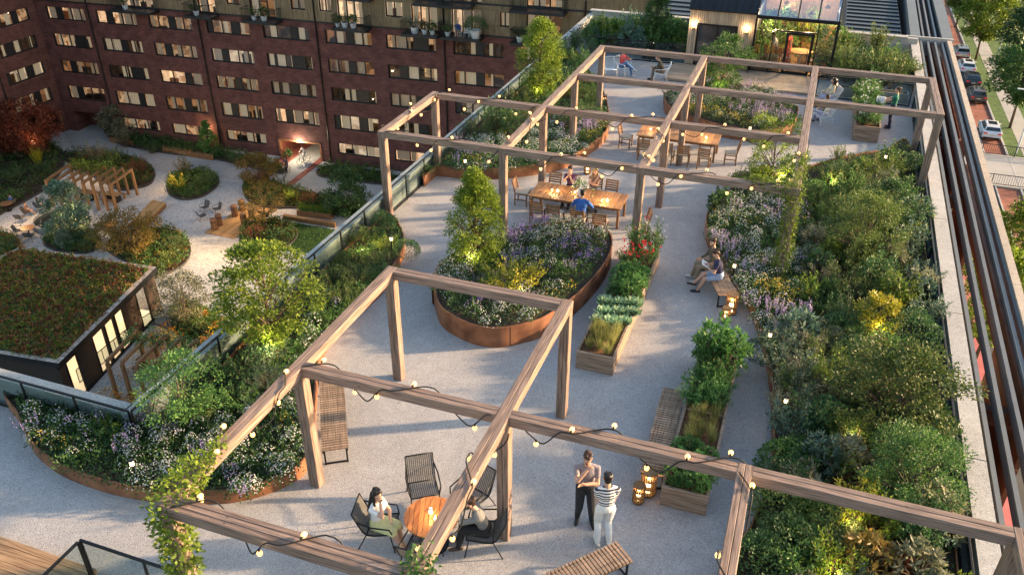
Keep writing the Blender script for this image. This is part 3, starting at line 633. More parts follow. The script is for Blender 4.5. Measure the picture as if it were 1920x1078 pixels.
# ---------------------------------------------------------------- benches, tables, chairs
def bench(label,c,L,W,rz,shelf=False,h=.45):
    t=thing('slatted_bench',label,'bench',(c[0],c[1],0),rz,'slatted benches'); m=MB(); k=int(L/.075)
    for i in range(k): x=-L/2+L*(i+.5)/k; m.bar((x,-W/2,h-.02),(x,W/2,h-.02),.052,.036,.004)
    m.build('seat',M['slat'],t); f=MB()
    for s in (-1,1): f.bar((-L/2,s*(W/2-.03),h-.06),(L/2,s*(W/2-.03),h-.06),.03,.04,.003)
    f.build('frame',M['black'],t)
    for x in (-L/2+.08,L/2-.08):
        g=MB(); g.bar((x,-W/2+.05,0),(x,-W/2+.05,h-.08),.035,.035,.003,0,(1,0,0)); g.bar((x,W/2-.05,0),(x,W/2-.05,h-.08),.035,.035,.003,0,(1,0,0)); g.bar((x,-W/2+.07,.03),(x,W/2-.07,.03),.03,.03,.003); g.build('leg',M['black'],t)
    if shelf:
        g=MB()
        for i in range(k): x=-L/2+L*(i+.5)/k; g.bar((x,-W/2-.30,.20),(x,-W/2-.02,.20),.052,.03,.004)
        g.bar((-L/2,-W/2-.31,.18),(L/2,-W/2-.31,.18),.03,.05,.003); g.bar((-L/2,-W/2-.02,.16),(L/2,-W/2-.02,.16),.03,.03,.003); g.build('low_step',M['slat'],t)
    return t
def bench2(label,A,B,W,**k):
    A,B=Vector(A[:2]),Vector(B[:2]); d=B-A; return bench(label,(A+B)/2,d.length,W,math.atan2(d.y,d.x),**k)
bench2('long slatted bench inside the left front post by the flower bed',G(621,708,.45),G(628,842,.45),.55)
bench2('slatted bench set against the long raised vegetable bed',G(1264,728,.45),G(1224,888,.45),.5)
BA,BB_=G(1327,480,.45),G(1366,552,.45)
bench2('two level slatted bench where the reading couple sits',BB_,BA,.55,shelf=True)
bench2('slatted bench at the bottom edge near the man in stripes',G(1172,1031,.45),G(1030,1096,.45),.5)
bench2('slatted bench half hidden by the climber on the rear pergola',G(1352,344,.45),G(1445,318,.45),.5)
def dining_table(label,c,L=3.06,W=1.16):
    t=thing('dining_table',label,'table',c,0,'teak dining tables'); m=MB(); k=13
    for i in range(k): x=-L/2+L*(i+.5)/k; m.bar((x,-W/2,.725),(x,W/2,.725),L/k-.012,.035,.004)
    m.build('tabletop',M['teakX'],t); m=MB()
    for s in (-1,1): m.bar((-L/2+.1,s*(W/2-.1),.66),(L/2-.1,s*(W/2-.1),.66),.03,.09,.003); m.bar((s*(L/2-.1),-W/2+.1,.655),(s*(L/2-.1),W/2-.1,.655),.03,.09,.003)
    m.build('apron',M['teak'],t)
    for sx in (-1,1):
        for sy in (-1,1): m=MB(); m.bar((sx*(L/2-.1),sy*(W/2-.1),0),(sx*(L/2-.1),sy*(W/2-.1),.61),.075,.075,.006,0,(0,1,0)); m.build('leg',M['teak'],t)
    return t
T1=(-6.25,24.02,0); T2=(-4.15,30.52,0)
dining_table('long teak dining table with three diners and a flower vase',T1); dining_table('long teak dining table standing empty under the rear pergola',T2)
def dining_chair(label,loc,rz):
    t=thing('dining_chair',label,'chair',loc,rz,'teak dining chairs')
    m=MB()
    for i in range(6): x=-.2+.4*(i+.5)/6; m.bar((x,-.21,.43),(x,.23,.43),.06,.025,.003)
    m.build('seat',M['teak'],t); m=MB(); m.box((0,.01,.465),(.41,.42,.045)); m.build('cushion',M['cushion'],t)
    for sx in (-1,1):
        m=MB(); m.bar((sx*.2,.2,0),(sx*.2,.2,.415),.042,.042,.004,0,(0,1,0)); m.build('leg',M['teak'],t)
        m=MB(); m.bar((sx*.2,-.21,0),(sx*.2,-.20,.45),.042,.042,.004,0,(0,1,0)); m.bar((sx*.2,-.2,.45),(sx*.2,-.30,.88),.042,.042,.004,0,(0,1,0)); m.build('leg',M['teak'],t)
        m=MB(); m.bar((sx*.2,-.2,.22),(sx*.2,.2,.22),.025,.035,.003); m.build('stretcher',M['teak'],t)
    m=MB()
    for i in range(5): z=.54+i*.075; y=-.22-.10*(z-.45)/.43; m.bar((-.195,y,z),(.195,y,z),.02,.052,.003,0,(0,-.1,1))
    m.build('backrest',M['teak'],t); return t
CH=None
def chair(x,y,deg,label):
    global CH
    if CH is None: CH=dining_chair(label,(x,y,0),R_(deg)); return CH
    return dup(CH,(x,y,0),R_(deg),label)
for x,y,a,l in ((-7.35,23.12,6,'teak dining chair at the near left corner of the occupied table'),(-6.72,23.05,-4,'empty teak dining chair left of the man in blue'),(-5.92,22.95,0,'teak dining chair holding the man in the blue shirt'),(-5.22,22.92,3,'empty teak dining chair right of the man in blue'),
 (-8.25,24.25,-88,'teak dining chair at the left end of the occupied table'),(-4.05,23.35,112,'teak dining chair pulled aside near the pergola post'),(-7.4,24.95,180,'teak dining chair opposite the near left corner chair'),(-6.78,25.0,176,'teak dining chair of the woman in purple'),(-5.98,25.05,184,'teak dining chair of the woman in the brown top'),(-5.45,24.98,178,'empty teak dining chair at the far right of the occupied table'),
 (-6.15,30.45,-92,'teak dining chair at the left end of the empty table'),(-2.12,30.2,96,'teak dining chair at the right end of the empty table'),(-5.25,29.55,5,'teak dining chair near the left end of the empty table'),(-4.35,29.5,-3,'teak dining chair between posts at the empty table'),(-3.75,29.45,2,'teak dining chair just right of the post at the empty table'),(-2.98,29.42,-2,'teak dining chair at the near right corner of the empty table'),(-5.0,31.5,180,'teak dining chair behind the left half of the empty table'),(-3.2,31.5,183,'teak dining chair behind the right half of the empty table')):
    chair(x,y,a,l)
def candlejar(loc,label,s=1.0):
    t=thing('candle_jar',label,'candle',loc); m=MB(); m.lathe([(.03*s,0),(.042*s,.02*s),(.042*s,.09*s),(.038*s,.09*s),(.037*s,.02*s)],n=12); m.build('glass_jar',M['glass'],t,True); m=MB(); m.lathe([(.03*s,.012),(.03*s,.05*s),(0,.052*s)],n=10); m.sph((0,0,.075*s),(.009,.009,.022),6,5); m.build('candle',M['candle'],t,True); plight(t,(0,0,.13*s),2.2,(1,.6,.27),.02); return t
for p,s,l in (((-7.15,24.0,.745),.8,'small candle jar left of the flower vase'),((-6.95,23.98,.745),1.3,'large candle jar left of the flower vase'),((-5.42,23.78,.745),.9,'small candle jar at the right end of the occupied table'),((-5.25,23.82,.745),1.4,'large candle jar at the right end of the occupied table'),((-5.25,30.6,.745),1.2,'candle jar on the left half of the empty table'),((-3.12,30.45,.745),1.2,'candle jar at the right end of the empty table'),((-6.4,24.08,.745),1.0,'candle jar just beside the flower vase')): candlejar(p,l,s)
def vase(loc,label,s=1.0,flo=('white','pink')):
    t=thing('flower_vase',label,'vase',loc); m=MB(); m.lathe([(.06*s,0),(.085*s,.05*s),(.085*s,.13*s),(.055*s,.2*s),(.06*s,.22*s)],n=16); m.build('vase',M['white'],t,True); L=LM(); n=130; d=rnd(n); d[:,2]=np.abs(d[:,2]); p=d*np.array([.2,.2,.26])*s*RNG.uniform(.5,1,(n,1))+np.array([0,0,.24*s])
    L.leaves(p,d,np.full(n,.07),np.full(n,.03),0,.5); q=d[:60]*np.array([.23,.23,.3])*s+np.array([0,0,.25*s]); L.leaves(q,rnd(60),np.full(60,.045),np.full(60,.04),1,.8)
    for e in d[:12]: L.mb.tube([(0,0,.15*s),tuple(e*np.array([.2,.2,.26])*s+np.array([0,0,.24*s]))],.003,4,0,False)
    L.build('bouquet',[GREEN['mid'],FLO[flo[0]]],t); return t
vase((-6.18,23.92,.745),'white vase with a loose bouquet on the occupied dining table',1.25); vase((-4.0,30.62,.745),'white flowers in a vase on the empty dining table',.95)
M['drink']=glass('wine_glass',(.9,.92,.85),.9,.02,.1)
def wineglass(loc,label):
    t=thing('wine_glass',label,'glass',loc); m=MB(); m.lathe([(.032,0),(.004,.006),(.004,.08),(.035,.11),(.038,.15),(.03,.19)],n=12); m.build('bowl',M['drink'],t,True)
    m=MB(); m.lathe([(.01,.09),(.033,.112),(.035,.14),(0,.141)],n=10); m.build('drink',pm('white_wine',(.5,.48,.12),.1),t,True)
for i,(x,y,l) in enumerate(((-6.45,23.75,'wine glass at the near edge left of the man in blue'),(-6.55,24.3,'wine glass before the woman in purple'),(-5.85,24.3,'wine glass before the woman in brown'),(-5.75,23.8,'wine glass right of the white vase'))): wineglass((x,y,.745),l)
# round table
RT=(-5.02,9.8)
t=thing('round_table','round orange teak table with two candles under the front pergola','table',(*RT,0)); m=MB(); k=11; r=.5
for i in range(k):
    y=-r+2*r*(i+.5)/k; a=y-r/k+.004; b=y+r/k-.004; xa=math.sqrt(max(0,r*r-a*a)); xb=math.sqrt(max(0,r*r-b*b)); n=4
    poly=[(-xa,a),(xa,a)]+[(math.sqrt(max(0,r*r-q*q)),q) for q in (a+(b-a)*.35,a+(b-a)*.7)]+[(xb,b),(-xb,b)]+[(-math.sqrt(max(0,r*r-q*q)),q) for q in (a+(b-a)*.7,a+(b-a)*.35)]
    poly=[(p[1],-p[0]) for p in poly]; poly=[(p[0]*math.cos(.35)-p[1]*math.sin(.35),p[0]*math.sin(.35)+p[1]*math.cos(.35)) for p in poly]; m.prism(poly,.69,.72)
m.build('tabletop',M['teakR'],t); m=MB(); m.lathe([(r-.02,.66),(r-.02,.688),(.1,.688)],n=32); m.lathe([(r-.02,.66),(.05,.64),(.04,.64)],n=32); m.build('under_ring',M['black'],t)
m=MB(); m.tube([(0,0,.02),(0,0,.66)],.04,10); m.build('pedestal',M['black'],t); m=MB(); m.lathe([(.30,0),(.30,.02),(.04,.035)],n=24); m.build('foot',M['black'],t)
candlejar((RT[0]-.03,RT[1]+.05,.722),'taller candle jar on the round table',1.25); candlejar((RT[0]+.10,RT[1]-.06,.722),'shorter candle jar on the round table',.85)
def lounge(name,label,loc,rz,mt,sl,bars=False,group=None):
    t=thing(name,label,'chair',loc,rz,group); r=.015
    prof=[(.29,.43),(.20,.415),(-.05,.365),(-.20,.37),(-.27,.45),(-.36,.66),(-.44,.86)]
    m=MB(); k=13
    if bars:
        for i in range(9):
            x=-.24+.48*i/8; m.tube([(x,y,z) for y,z in prof[3:]],.009,6)
        for i in range(11): y=.28-.5*i/10; z=.43-.06*i/10; m.bar((-.26,y,z),(.26,y,z),.03,.012,.002)
    else:
        for i in range(k):
            x=-.255+.51*(i+.5)/k
            for (y0,z0),(y1,z1) in zip(prof[:-1],prof[1:]): m.bar((x,y0,z0),(x,y1,z1),.032,.006,.001,0,(0,.5,1))
    m.build('sling',sl,t)
    for s in (-1,1):
        m=MB(); x=s*.27; m.tube([(x,y,z) for y,z in prof],r,7); m.tube([(x,.29,.43),(s*.315,.25,.60),(s*.315,-.10,.62),(x,-.37,.68)],r,7); m.build('side_frame',mt,t,True)
        m=MB(); m.tube([(s*.27,.24,.42),(s*.30,.32,0)],r*.8,7); m.build('leg',mt,t,True); m=MB(); m.tube([(s*.27,-.20,.38),(s*.30,-.38,0)],r*.8,7); m.build('leg',mt,t,True)
    for y,z in ((.29,.43),(-.44,.86),(-.2,.37)): m=MB(); m.tube([(-.27,y,z),(.27,y,z)],r,7); m.build('crossbar',mt,t,True)
    return t
def faceto(p,q): return math.atan2(q[1]-p[1],q[0]-p[0])-PI/2
LCH=None
for px,l,rz in (((716,1003),'black sling chair in which the woman in the yellow skirt sits',None),((795,934),'empty black sling chair at the back left of the round table',None),((884,948),'empty black sling chair behind the beam right of the round table',None),((906,1015),'black sling chair in which the man in the grey shirt sits',None),((790,1052),'dark sling chair tucked under the beam crossing below the table',None)):
    p=G(*px,.1); a=faceto(p,RT) if rz is None else rz
    if LCH is None: LCH=lounge('sling_chair',l,(p.x,p.y,0),a,M['black'],M['sling'],group='sling chairs around the round table')
    else: dup(LCH,(p.x,p.y,0),a,l)
WCH=None
WCP=[((1168,138),'white slatted armchair under the man in the red shirt',(1,-.35)),((1143,141),'empty white armchair left of the man in red',(.5,-1)),((1238,148),'white armchair of the man in the dark jacket',(-1,-.15)),((1552,196),'white armchair of the woman with long dark hair',(-1,-.35)),((1541,229),'white armchair nearest the raised flower box',(-.6,.8))]
WCL=[]
for px,l,dv in WCP:
    p=G(*px,.1); a=math.atan2(dv[1],dv[0])-PI/2
    if WCH is None: WCH=lounge('white_armchair',l,(p.x,p.y,0),a,M['white'],M['white'],True,'white metal armchairs'); o=WCH
    else: o=dup(WCH,(p.x,p.y,0),a,l)
    WCL.append((p,a))
# ---------------------------------------------------------------- raised vegetable boxes
def vegbox(label,x0,x1,y0,y1,h=.5,div=()):
    t=thing('raised_bed',label,'planter',(x0,y0,0),0,'timber raised beds'); W,L=x1-x0,y1-y0; k=4; bh=h/k
    for y in (.02,L-.02):
        f=MB(); [f.bar((0,y,bh*(i+.5)),(W,y,bh*(i+.5)),.035-.002*i,bh-.008,.004) for i in range(k)]; f.build('end_boards',M['planterX'],t)
    for x in (.02,W-.02):
        s=MB(); [s.bar((x,.04,bh*(i+.5)),(x,L-.04,bh*(i+.5)),.035-.002*i,bh-.008,.004) for i in range(k)]; s.build('side_boards',M['planterY'],t)
    c=MB()
    for y in div: c.bar((.04,y,h-.05),(W-.04,y,h-.05),.03,.09,.003)
    for y in (.02,L-.02): c.bar((-.01,y,h+.009),(W+.01,y,h+.009),.06,.018,.003)
    for x in (.02,W-.02): c.bar((x,.055,h+.008),(x,L-.055,h+.008),.06,.018,.003)
    c.build('rim',M['planterX'],t); m=MB(); m.bx((.03,.03,0),(W-.03,L-.03,h-.06)); m.build('soil',M['rsoil'],t); return t
vegbox('timber raised bed with lettuce at its near end and tall leaves behind',-1.23,-.33,12.21,17.35,.5,(1.35,2.55,3.9))
vegbox('timber raised bed of cabbages, beans and roses beside the oval planter',-4.02,-3.10,15.97,21.6,.5,(1.3,2.3,4.0))
vegbox('timber raised box of white flowers near the gardener',2.15,3.10,34.25,40.4,.62,(3.,))
def vegleaf(label,x,y,s,mat,kind='whorl',z=.46,name='leafy_plant',sz=None,cat='vegetable'): return shrub(kind,mat,(x,y,z),s,sz,label,cat,'vegetables in the raised beds',name)
def bed_row(label,x0,x1,y0,y1,nx,ny,s,mat,kind,z=.44,name='leafy_plant',sz=None,cat='vegetable'):
    for i in range(nx):
        for j in range(ny):
            vegleaf(label,x0+(x1-x0)*(i+.5)/nx+random.uniform(-.05,.05),y0+(y1-y0)*(j+.5)/ny+random.uniform(-.05,.05),s*random.uniform(.85,1.15),mat,kind,z,name,sz,cat)
bed_row('bright green lettuce at the near end of the front raised bed',-1.15,-.4,12.3,13.5,4,4,.42,'fresh','whorl',.46)
bed_row('thin onion leaves over bare soil in the front raised bed',-1.1,-.45,13.7,14.7,3,4,.45,'straw','grass',.44,'onion')
bed_row('bushy green herb in the middle of the front raised bed',-1.15,-.4,14.9,16.1,3,4,.6,'fresh','spray',.44)
bed_row('tall broad leaved plant at the far end of the front raised bed',-1.1,-.4,16.2,17.2,2,2,1.0,'fresh','whorl',.44,sz=1.35)
bed_row('thin onion leaves at the near end of the cabbage bed',-3.9,-3.2,16.1,17.2,3,4,.5,'straw','grass',.44,'onion')
bed_row('bean plant between cabbages and roses',-3.85,-3.2,18.7,20.2,3,4,.62,'fresh','whorl',.44)
L=LM(); n=26; g=[]
for i in range(n):
    a=i*2.4; e=.25+.75*i/n; d=np.array([math.cos(a)*e,math.sin(a)*e,1.15-e*.75]); d/=np.linalg.norm(d); sd=np.cross(d,[0,0,1.]); sd/=np.linalg.norm(sd)
    L.add(quads(np.array([[math.cos(a)*.05*e,math.sin(a)*.05*e,.02]]),d[None],sd[None],np.array([.16+.14*e]),np.array([.15+.13*e]),.28))
L.mb.sph((0,0,.11),(.085,.085,.08),10,7,0); cab=L.mesh('cabbage_head',[GREEN['cabbage']])
for i,(x,y) in enumerate(((-3.85,17.45),(-3.5,17.4),(-3.22,17.62),(-3.8,17.85),(-3.42,17.95),(-3.12,18.1),(-3.88,18.3),(-3.5,18.4),(-3.2,18.5))):
    o=obj('cabbage',cab,None,(x,y,.47),random.random()*6); o.scale=[random.uniform(.8,1.15)]*3; tag(o,'pale green open cabbage in the raised bed beside the oval planter','cabbage','cabbages in the raised bed')
def rosebush(x,y,s,fl,label,nf=22,z=.44):
    t=thing('flowering_shrub',label,'flowering shrub',(x,y,z),0,'white flowers in the gardener\'s raised box' if z>.5 else None); o=obj('foliage',random.choice(PR['spray']),t); o.scale=(s*.8,s*.8,s*1.1); setmat(o,0,GREEN['mid']); L=LM()
    for i in range(nf):
        c=np.array([RNG.normal()*.15*s,RNG.normal()*.15*s,RNG.uniform(.5,1.02)*s]); d=rnd(9); L.leaves(np.repeat(c[None],9,0),d,np.full(9,.045),np.full(9,.04),0,.3)
    L.build('blossom',[FLO[fl]],t)
rosebush(-3.75,20.5,.85,'redf','red flowering shrub in the middle of the rose bed'); rosebush(-3.3,20.7,.8,'redf','red flowering shrub by the outer rim of the rose bed'); rosebush(-3.7,21.2,1.2,'pink','tall rose with few pink blooms beside the pergola post',10); rosebush(-3.25,21.3,1.15,'white','tall pale rose at the far corner of the raised bed',14)
for i in range(3): rosebush(2.45+.3*(i%2),34.6+i*.55,.62,'white','bushy white flowers at the near end of the gardener\'s raised box',20,.56)
bed_row('green leafy bush inside the gardener\'s raised box',2.25,3.0,34.3,40.2,2,9,.8,'fresh','spray',.56)
for i in range(4): rosebush(2.4+.35*(i%2),36.4+i*.85,.95,'white','tall hydrangea like shrub at the far end of the gardener\'s raised box',10,.56)
# ---------------------------------------------------------------- front deck with railing, lower left
m=MB()
A=G(0,998,.12)
for i in range(22): y=A.y-.06-i*.145; m.bx((-18,y-.14,.02),(-10.40,y-.005,.12))
t=thing('timber_deck','honey brown timber deck at the lower left corner','deck'); m.build('boards',M['deck'],t); m=MB(); m.bx((-18,A.y-3.25,.0),(-10.42,A.y-.09,.018)); m.build('frame',M['dark'],t)
c0=G(150,1012,1.0); balustrade('black framed glass railing around the stair opening by the deck',(c0.x,c0.y,0),(c0.x+4.0,c0.y,0),1.0,1.25,0); balustrade('short black side of the stair railing over the deck boards',(c0.x,c0.y-.05,.13),(c0.x,c0.y-2.6,.13),.87,1.3)
shrub('round','dark',(c0.x+.55,c0.y-.75,.1),.75,.6,'dark green bush inside the stair railing at the bottom left')
# ---------------------------------------------------------------- planting on the terrace
BF=smooth_closed
def bshr(items,z,group,where,k=1.0):
    for px,kind,mat,s,lab in items:
        p=G(*px,z+.4*s*k); p.z=z-.04; shrub(kind,mat,p,s*1.15*k,None,lab+' '+where,'shrub',group)
carpet('flower_planting','drifts of white daisies with purple sage filling the central oval planter',offset(BEDC,.12),.52,{'white':6,'lilac':1.4,'purple':1.3,'gold':.3,'none':1.6},12,1.0)
carpet('flower_planting','white asters and lilac spikes filling the front left planter',[tuple(G(*p,.35)[:2]) for p in ((36,745),(50,800),(75,845),(120,880),(180,905),(240,922),(310,932),(400,936),(460,930),(520,912),(560,890),(577,850),(580,790),(575,745),(520,745),(470,770),(400,800),(330,790),(262,800),(150,760))],.30,{'white':6,'lilac':2.5,'purple':.9,'gold':1,'none':2},10.5,.95)
carpet('flower_planting','small white flowers behind the left front beam',[tuple(G(*p,.35)[:2]) for p in ((600,600),(650,560),(690,530),(640,610),(600,660),(570,700),(530,720),(510,700),(560,640))],.30,{'white':5,'lilac':1,'none':2},9,1.0)
carpet('flower_planting','white flowers with a few lilac spikes in the rear left planter',[tuple(G(*p,.42)[:2]) for p in ((822,312),(874,322),(940,322),(1000,314),(1050,303),(1085,288),(1128,258),(1134,225),(1060,225),(980,250),(880,265),(840,280))],.36,{'white':6,'lilac':1.5,'gold':.8,'none':1.5},9.5,1.0)
carpet('flower_planting','white and lilac flowers packed into the low oval planter',offset(BEDO,.12),.44,{'white':5,'lilac':1.6,'purple':1,'gold':.8,'none':1.5},9,1.05)
FR=[tuple(G(*p,.34)[:2]) for p in ((1410,352),(1364,380),(1334,410),(1326,440),(1338,475),(1362,505),(1388,545),(1406,590),(1424,640),(1490,640),(1515,590),(1505,520),(1500,450),(1510,390),(1480,352))]
carpet('flower_planting','cream and lilac flowers behind the bench of the reading couple',FR,.30,{'white':6,'lilac':2,'purple':1,'gold':1,'none':.8},12,1.05)
RB=offset(BEDR,.1)
cover('ground_cover','low dark foliage under the shrubs of the long street side bed',RB,.28,['dark','mid','olive'],30000,.10,.035,.3)
cover('ground_cover','low dark foliage under the bushes of the front left planter',offset(BEDF,.1),.30,['dark','mid','dark'],15000,.09,.035,.22)
cover('ground_cover','low dark foliage under the hedge plants of the rear left planter',offset(BEDB,.1),.36,['dark','mid','dark'],14000,.1,.04,.25)
W='in the long street side bed'
bshr([((1560,335),'feather','olive',1.0,'olive bushy shrub near the climber'),((1603,322),'spray','olive',1.1,'golden olive shrub at the top edge'),((1645,315),'feather','lime',1.0,'lime tinged shrub below the gardener'),((1687,305),'spray','dark',1.0,'dark shrub in the top right corner'),((1712,300),'round','dark',.9,'clipped dark bush against the glass at the top'),
((1532,372),'feather','olive',1.0,'fine leaved shrub right of the climber'),((1585,365),'spray','mid',1.1,'mid green shrub in the upper part'),((1632,358),'feather','olive',1.2,'broad olive shrub in the upper part'),((1682,350),'spray','mid',1.1,'green shrub by the glass in the upper part'),((1655,388),'spray','yellow',.9,'golden lit shrub in the upper part'),((1590,410),'spray','dark',1.2,'dark arching shrub above the big dark bush'),((1712,395),'whorl','blue',1.1,'blue green broadleaf by the glass in the upper part'),
((1545,430),'feather','dark',1.0,'dark fine shrub left of the big dark bush'),((1700,450),'spray','blue',1.2,'blue green shrub right of the big dark bush'),((1540,500),'feather','grey',.9,'grey green fine shrub right of the ivy post'),((1590,530),'feather','olive',1.1,'olive plume shrub in the middle'),((1545,560),'spray','mid',.8,'spreading fern like shrub beside the flowers'),((1640,520),'spray','dark',1.1,'dark shrub in the very middle'),((1690,545),'spray','lime',1.1,'tall lime shrub above the golden maple'),((1735,520),'whorl','grey',.9,'grey broadleaf touching the glass in the middle'),
((1575,605),'round','dark',1.0,'low dark mound left of the golden maple'),((1600,585),'feather','dark',1.0,'dark plume shrub just left of the golden maple'),((1712,610),'round','dark',1.1,'dark hedge mound right of the golden maple'),((1742,580),'spray','blue',.9,'blue green shrub at the glass right of the maple'),((1515,620),'feather','grey',1.1,'grey plume shrub below the flowers'),((1548,650),'feather','olive',1.0,'olive plume shrub below the flowers'),((1600,650),'round','dark',.9,'dark mound above the large olive tree'),
((1440,650),'round','dark',.85,'round dark bush at the edge below the flowers'),((1490,690),'feather','blue',1.1,'bluish plume shrub at the left edge'),((1530,715),'feather','grey',1.1,'pale plume shrub left of the large olive tree'),((1480,745),'feather','grey',.9,'grey plume shrub beside a garden light'),((1525,775),'spray','dark',1.1,'dark shrub left below the large olive tree'),((1478,800),'spray','blue',.95,'blue green shrub near the left edge'),((1475,850),'round','mid',1.05,'boxwood bush above the near beam'),((1470,885),'round','dark',.9,'dark boxwood touching the near beam'),
((1535,850),'whorl','blue',.95,'pale broadleaf plant above the near beam'),((1590,850),'whorl','grey',.9,'silvery broadleaf plant above the near beam'),((1590,800),'spray','olive',1.0,'olive shrub under the large olive tree'),((1750,800),'whorl','dark',1.0,'glossy dark broadleaf by the glass'),((1755,850),'spray','dark',1.0,'dark shrub by the glass right of the green tree'),
((1478,935),'round','olive',1.15,'golden boxwood below the near beam'),((1525,960),'round','olive',.95,'olive mound below the near beam'),((1590,950),'spray','yellow',.95,'golden lit shrub below the near beam'),((1645,965),'spray','lime',1.0,'lime shrub below the near beam'),((1700,975),'feather','mid',1.0,'green plume shrub below the near beam'),((1770,960),'whorl','grey',1.05,'silver broadleaf by the glass below the near beam'),((1730,1000),'spray','dark',1.0,'dark shrub below the near beam by the glass'),
((1425,1035),'round','dark',1.1,'large dark boxwood at the bottom edge'),((1485,1010),'round','dark',1.0,'dark mound near the bottom edge'),((1560,1055),'spray','lime',.95,'lime shrub at the bottom edge'),((1630,1035),'whorl','bronze',1.0,'bronze leaved broadleaf at the bottom edge'),((1680,1045),'whorl','red',.6,'crimson leaved plant at the bottom edge'),((1725,1060),'whorl','grey',.9,'grey broadleaf at the bottom edge'),((1560,990),'feather','olive',.9,'olive plume shrub near the bottom edge'),((1500,1065),'spray','mid',.9,'green shrub at the bottom edge')],.3,'shrubs of the long bed',W)
for p in sample(RB,150):
    p=Vector((p[0],p[1],.26))
    if inpoly(np.array([[p.x,p.y]]),FR)[0]: continue
    o=shrub(random.choice(['feather','spray','spray','round','whorl']),random.choice(['mid','mid','olive','dark','blue','grey','lime']),p,random.uniform(.65,1.1),None,'low filler shrub tucked between the taller bushes of the long bed','filler shrub','filler shrubs of the long bed','filler_shrub')
tree('small_tree','big dark olive bush tree rising in the upper middle of the long bed',"tree",G(1610,480,.3),1.9,1.2,'round','olive',110,85,.07,.035,.1,.05,clr=.24)
tree('small_tree','large olive green tree overhanging the glass in the long bed','tree',G(1672,800,.3),1.95,1.4,'round','olive',130,75,.085,.045,.15,.06,clr=.25)
tree('small_tree','bright fine leaved green tree above the near beam in the long bed','tree',G(1700,945,.3),1.65,1.0,'round','mid',95,120,.05,.028,.1,.05,clr=.2)
tree('small_tree','golden maple like tree lit from below in the long bed','tree',G(1640,625,.3),.95,.62,'spread','yellow',26,60,.085,.058,.3,.03,clr=.16)
tree('small_tree','dark upright shrub tree by the glass in the upper long bed','tree',G(1655,425,.3),1.6,.8,'ovoid','dark',60,80,.08,.035,.1,.04)
uplight((1640,625),.3,'spotlight under the golden maple in the long bed',7); uplight((1588,985),.3,'spotlight below the near beam lighting a golden shrub',5); uplight((1655,400),.3,'spotlight in the upper part of the long bed',5); uplight((1590,820),.3,'spotlight glowing under the large olive tree',4,(1,.66,.3)); uplight((1560,1075),.3,'spotlight at the bottom edge of the long bed',5); uplight((1560,350),.3,'spotlight among the upper shrubs near the climber',10)
W='in the front left planter'
bshr([((764,462),'round','dark',.95,'clipped dark ball bush at the right tip'),((716,412),'round','dark',.95,'clipped dark ball bush at the back tip'),((690,440),'spray','olive',.9,'olive bush between the two ball bushes'),((655,440),'feather','olive',.9,'olive plume bush beside the glass'),((725,455),'spray','lime',.8,'golden bush next to a garden light'),((700,480),'feather','olive',.95,'olive plume bush behind the ball bush'),((650,480),'round','olive',1.0,'round olive bush near the glass'),((720,505),'spray','mid',.9,'bush right behind the pergola corner'),((670,515),'feather','olive',1.0,'olive plume bush left of the pergola corner'),((625,520),'spray','olive',1.0,'olive bush along the glass'),
((600,555),'feather','dark',1.0,'dark plume bush right of the lime tree'),((645,550),'spray','olive',1.0,'warm lit bush beside the pergola beam'),((600,590),'spray','mid',.9,'green bush between lime tree and beam'),((575,640),'spray','dark',.9,'dark bush under the lime tree'),((500,660),'feather','blue',1.0,'blue green bush below the lime tree'),((455,690),'spray','dark',1.1,'dark bush right of the sparse tree'),((500,710),'feather','blue',1.0,'blue green plume bush near the beam'),((440,740),'spray','mid',1.0,'green bush in the middle'),((390,690),'spray','dark',1.0,'dark bush behind the sparse tree'),((480,755),'feather','blue',.8,'small plume bush near the beam end'),((380,770),'spray','olive',1.0,'olive bush below the sparse tree'),((310,790),'spray','olive',.85,'tall olive spray by the parapet corner'),((215,790),'feather','lime',.8,'pale upright spray among the flowers'),((420,800),'feather','dark',.8,'dark plume bush above the flowers'),((340,765),'spray','dark',.9,'dark bush by the parapet corner')],.3,'bushes of the front left planter',W,.74)
tree('lime_tree','spreading lime green tree lit from below beside the courtyard glass','tree',G(516,658,.3),2.85,1.25,'round','lime',105,95,.085,.052,.2,.05,clr=.24)
tree('sparse_tree','thin sparse olive green tree at the parapet corner','tree',G(352,800,.3),1.8,.9,'round','mid',70,60,.065,.032,.25,.03,clr=.2)
uplight((526,660),.3,'spotlight at the foot of the lime tree',26,(1,.85,.3),.55); uplight((690,470),.3,'spotlight between the ball bushes',9)
W='in the rear left planter'
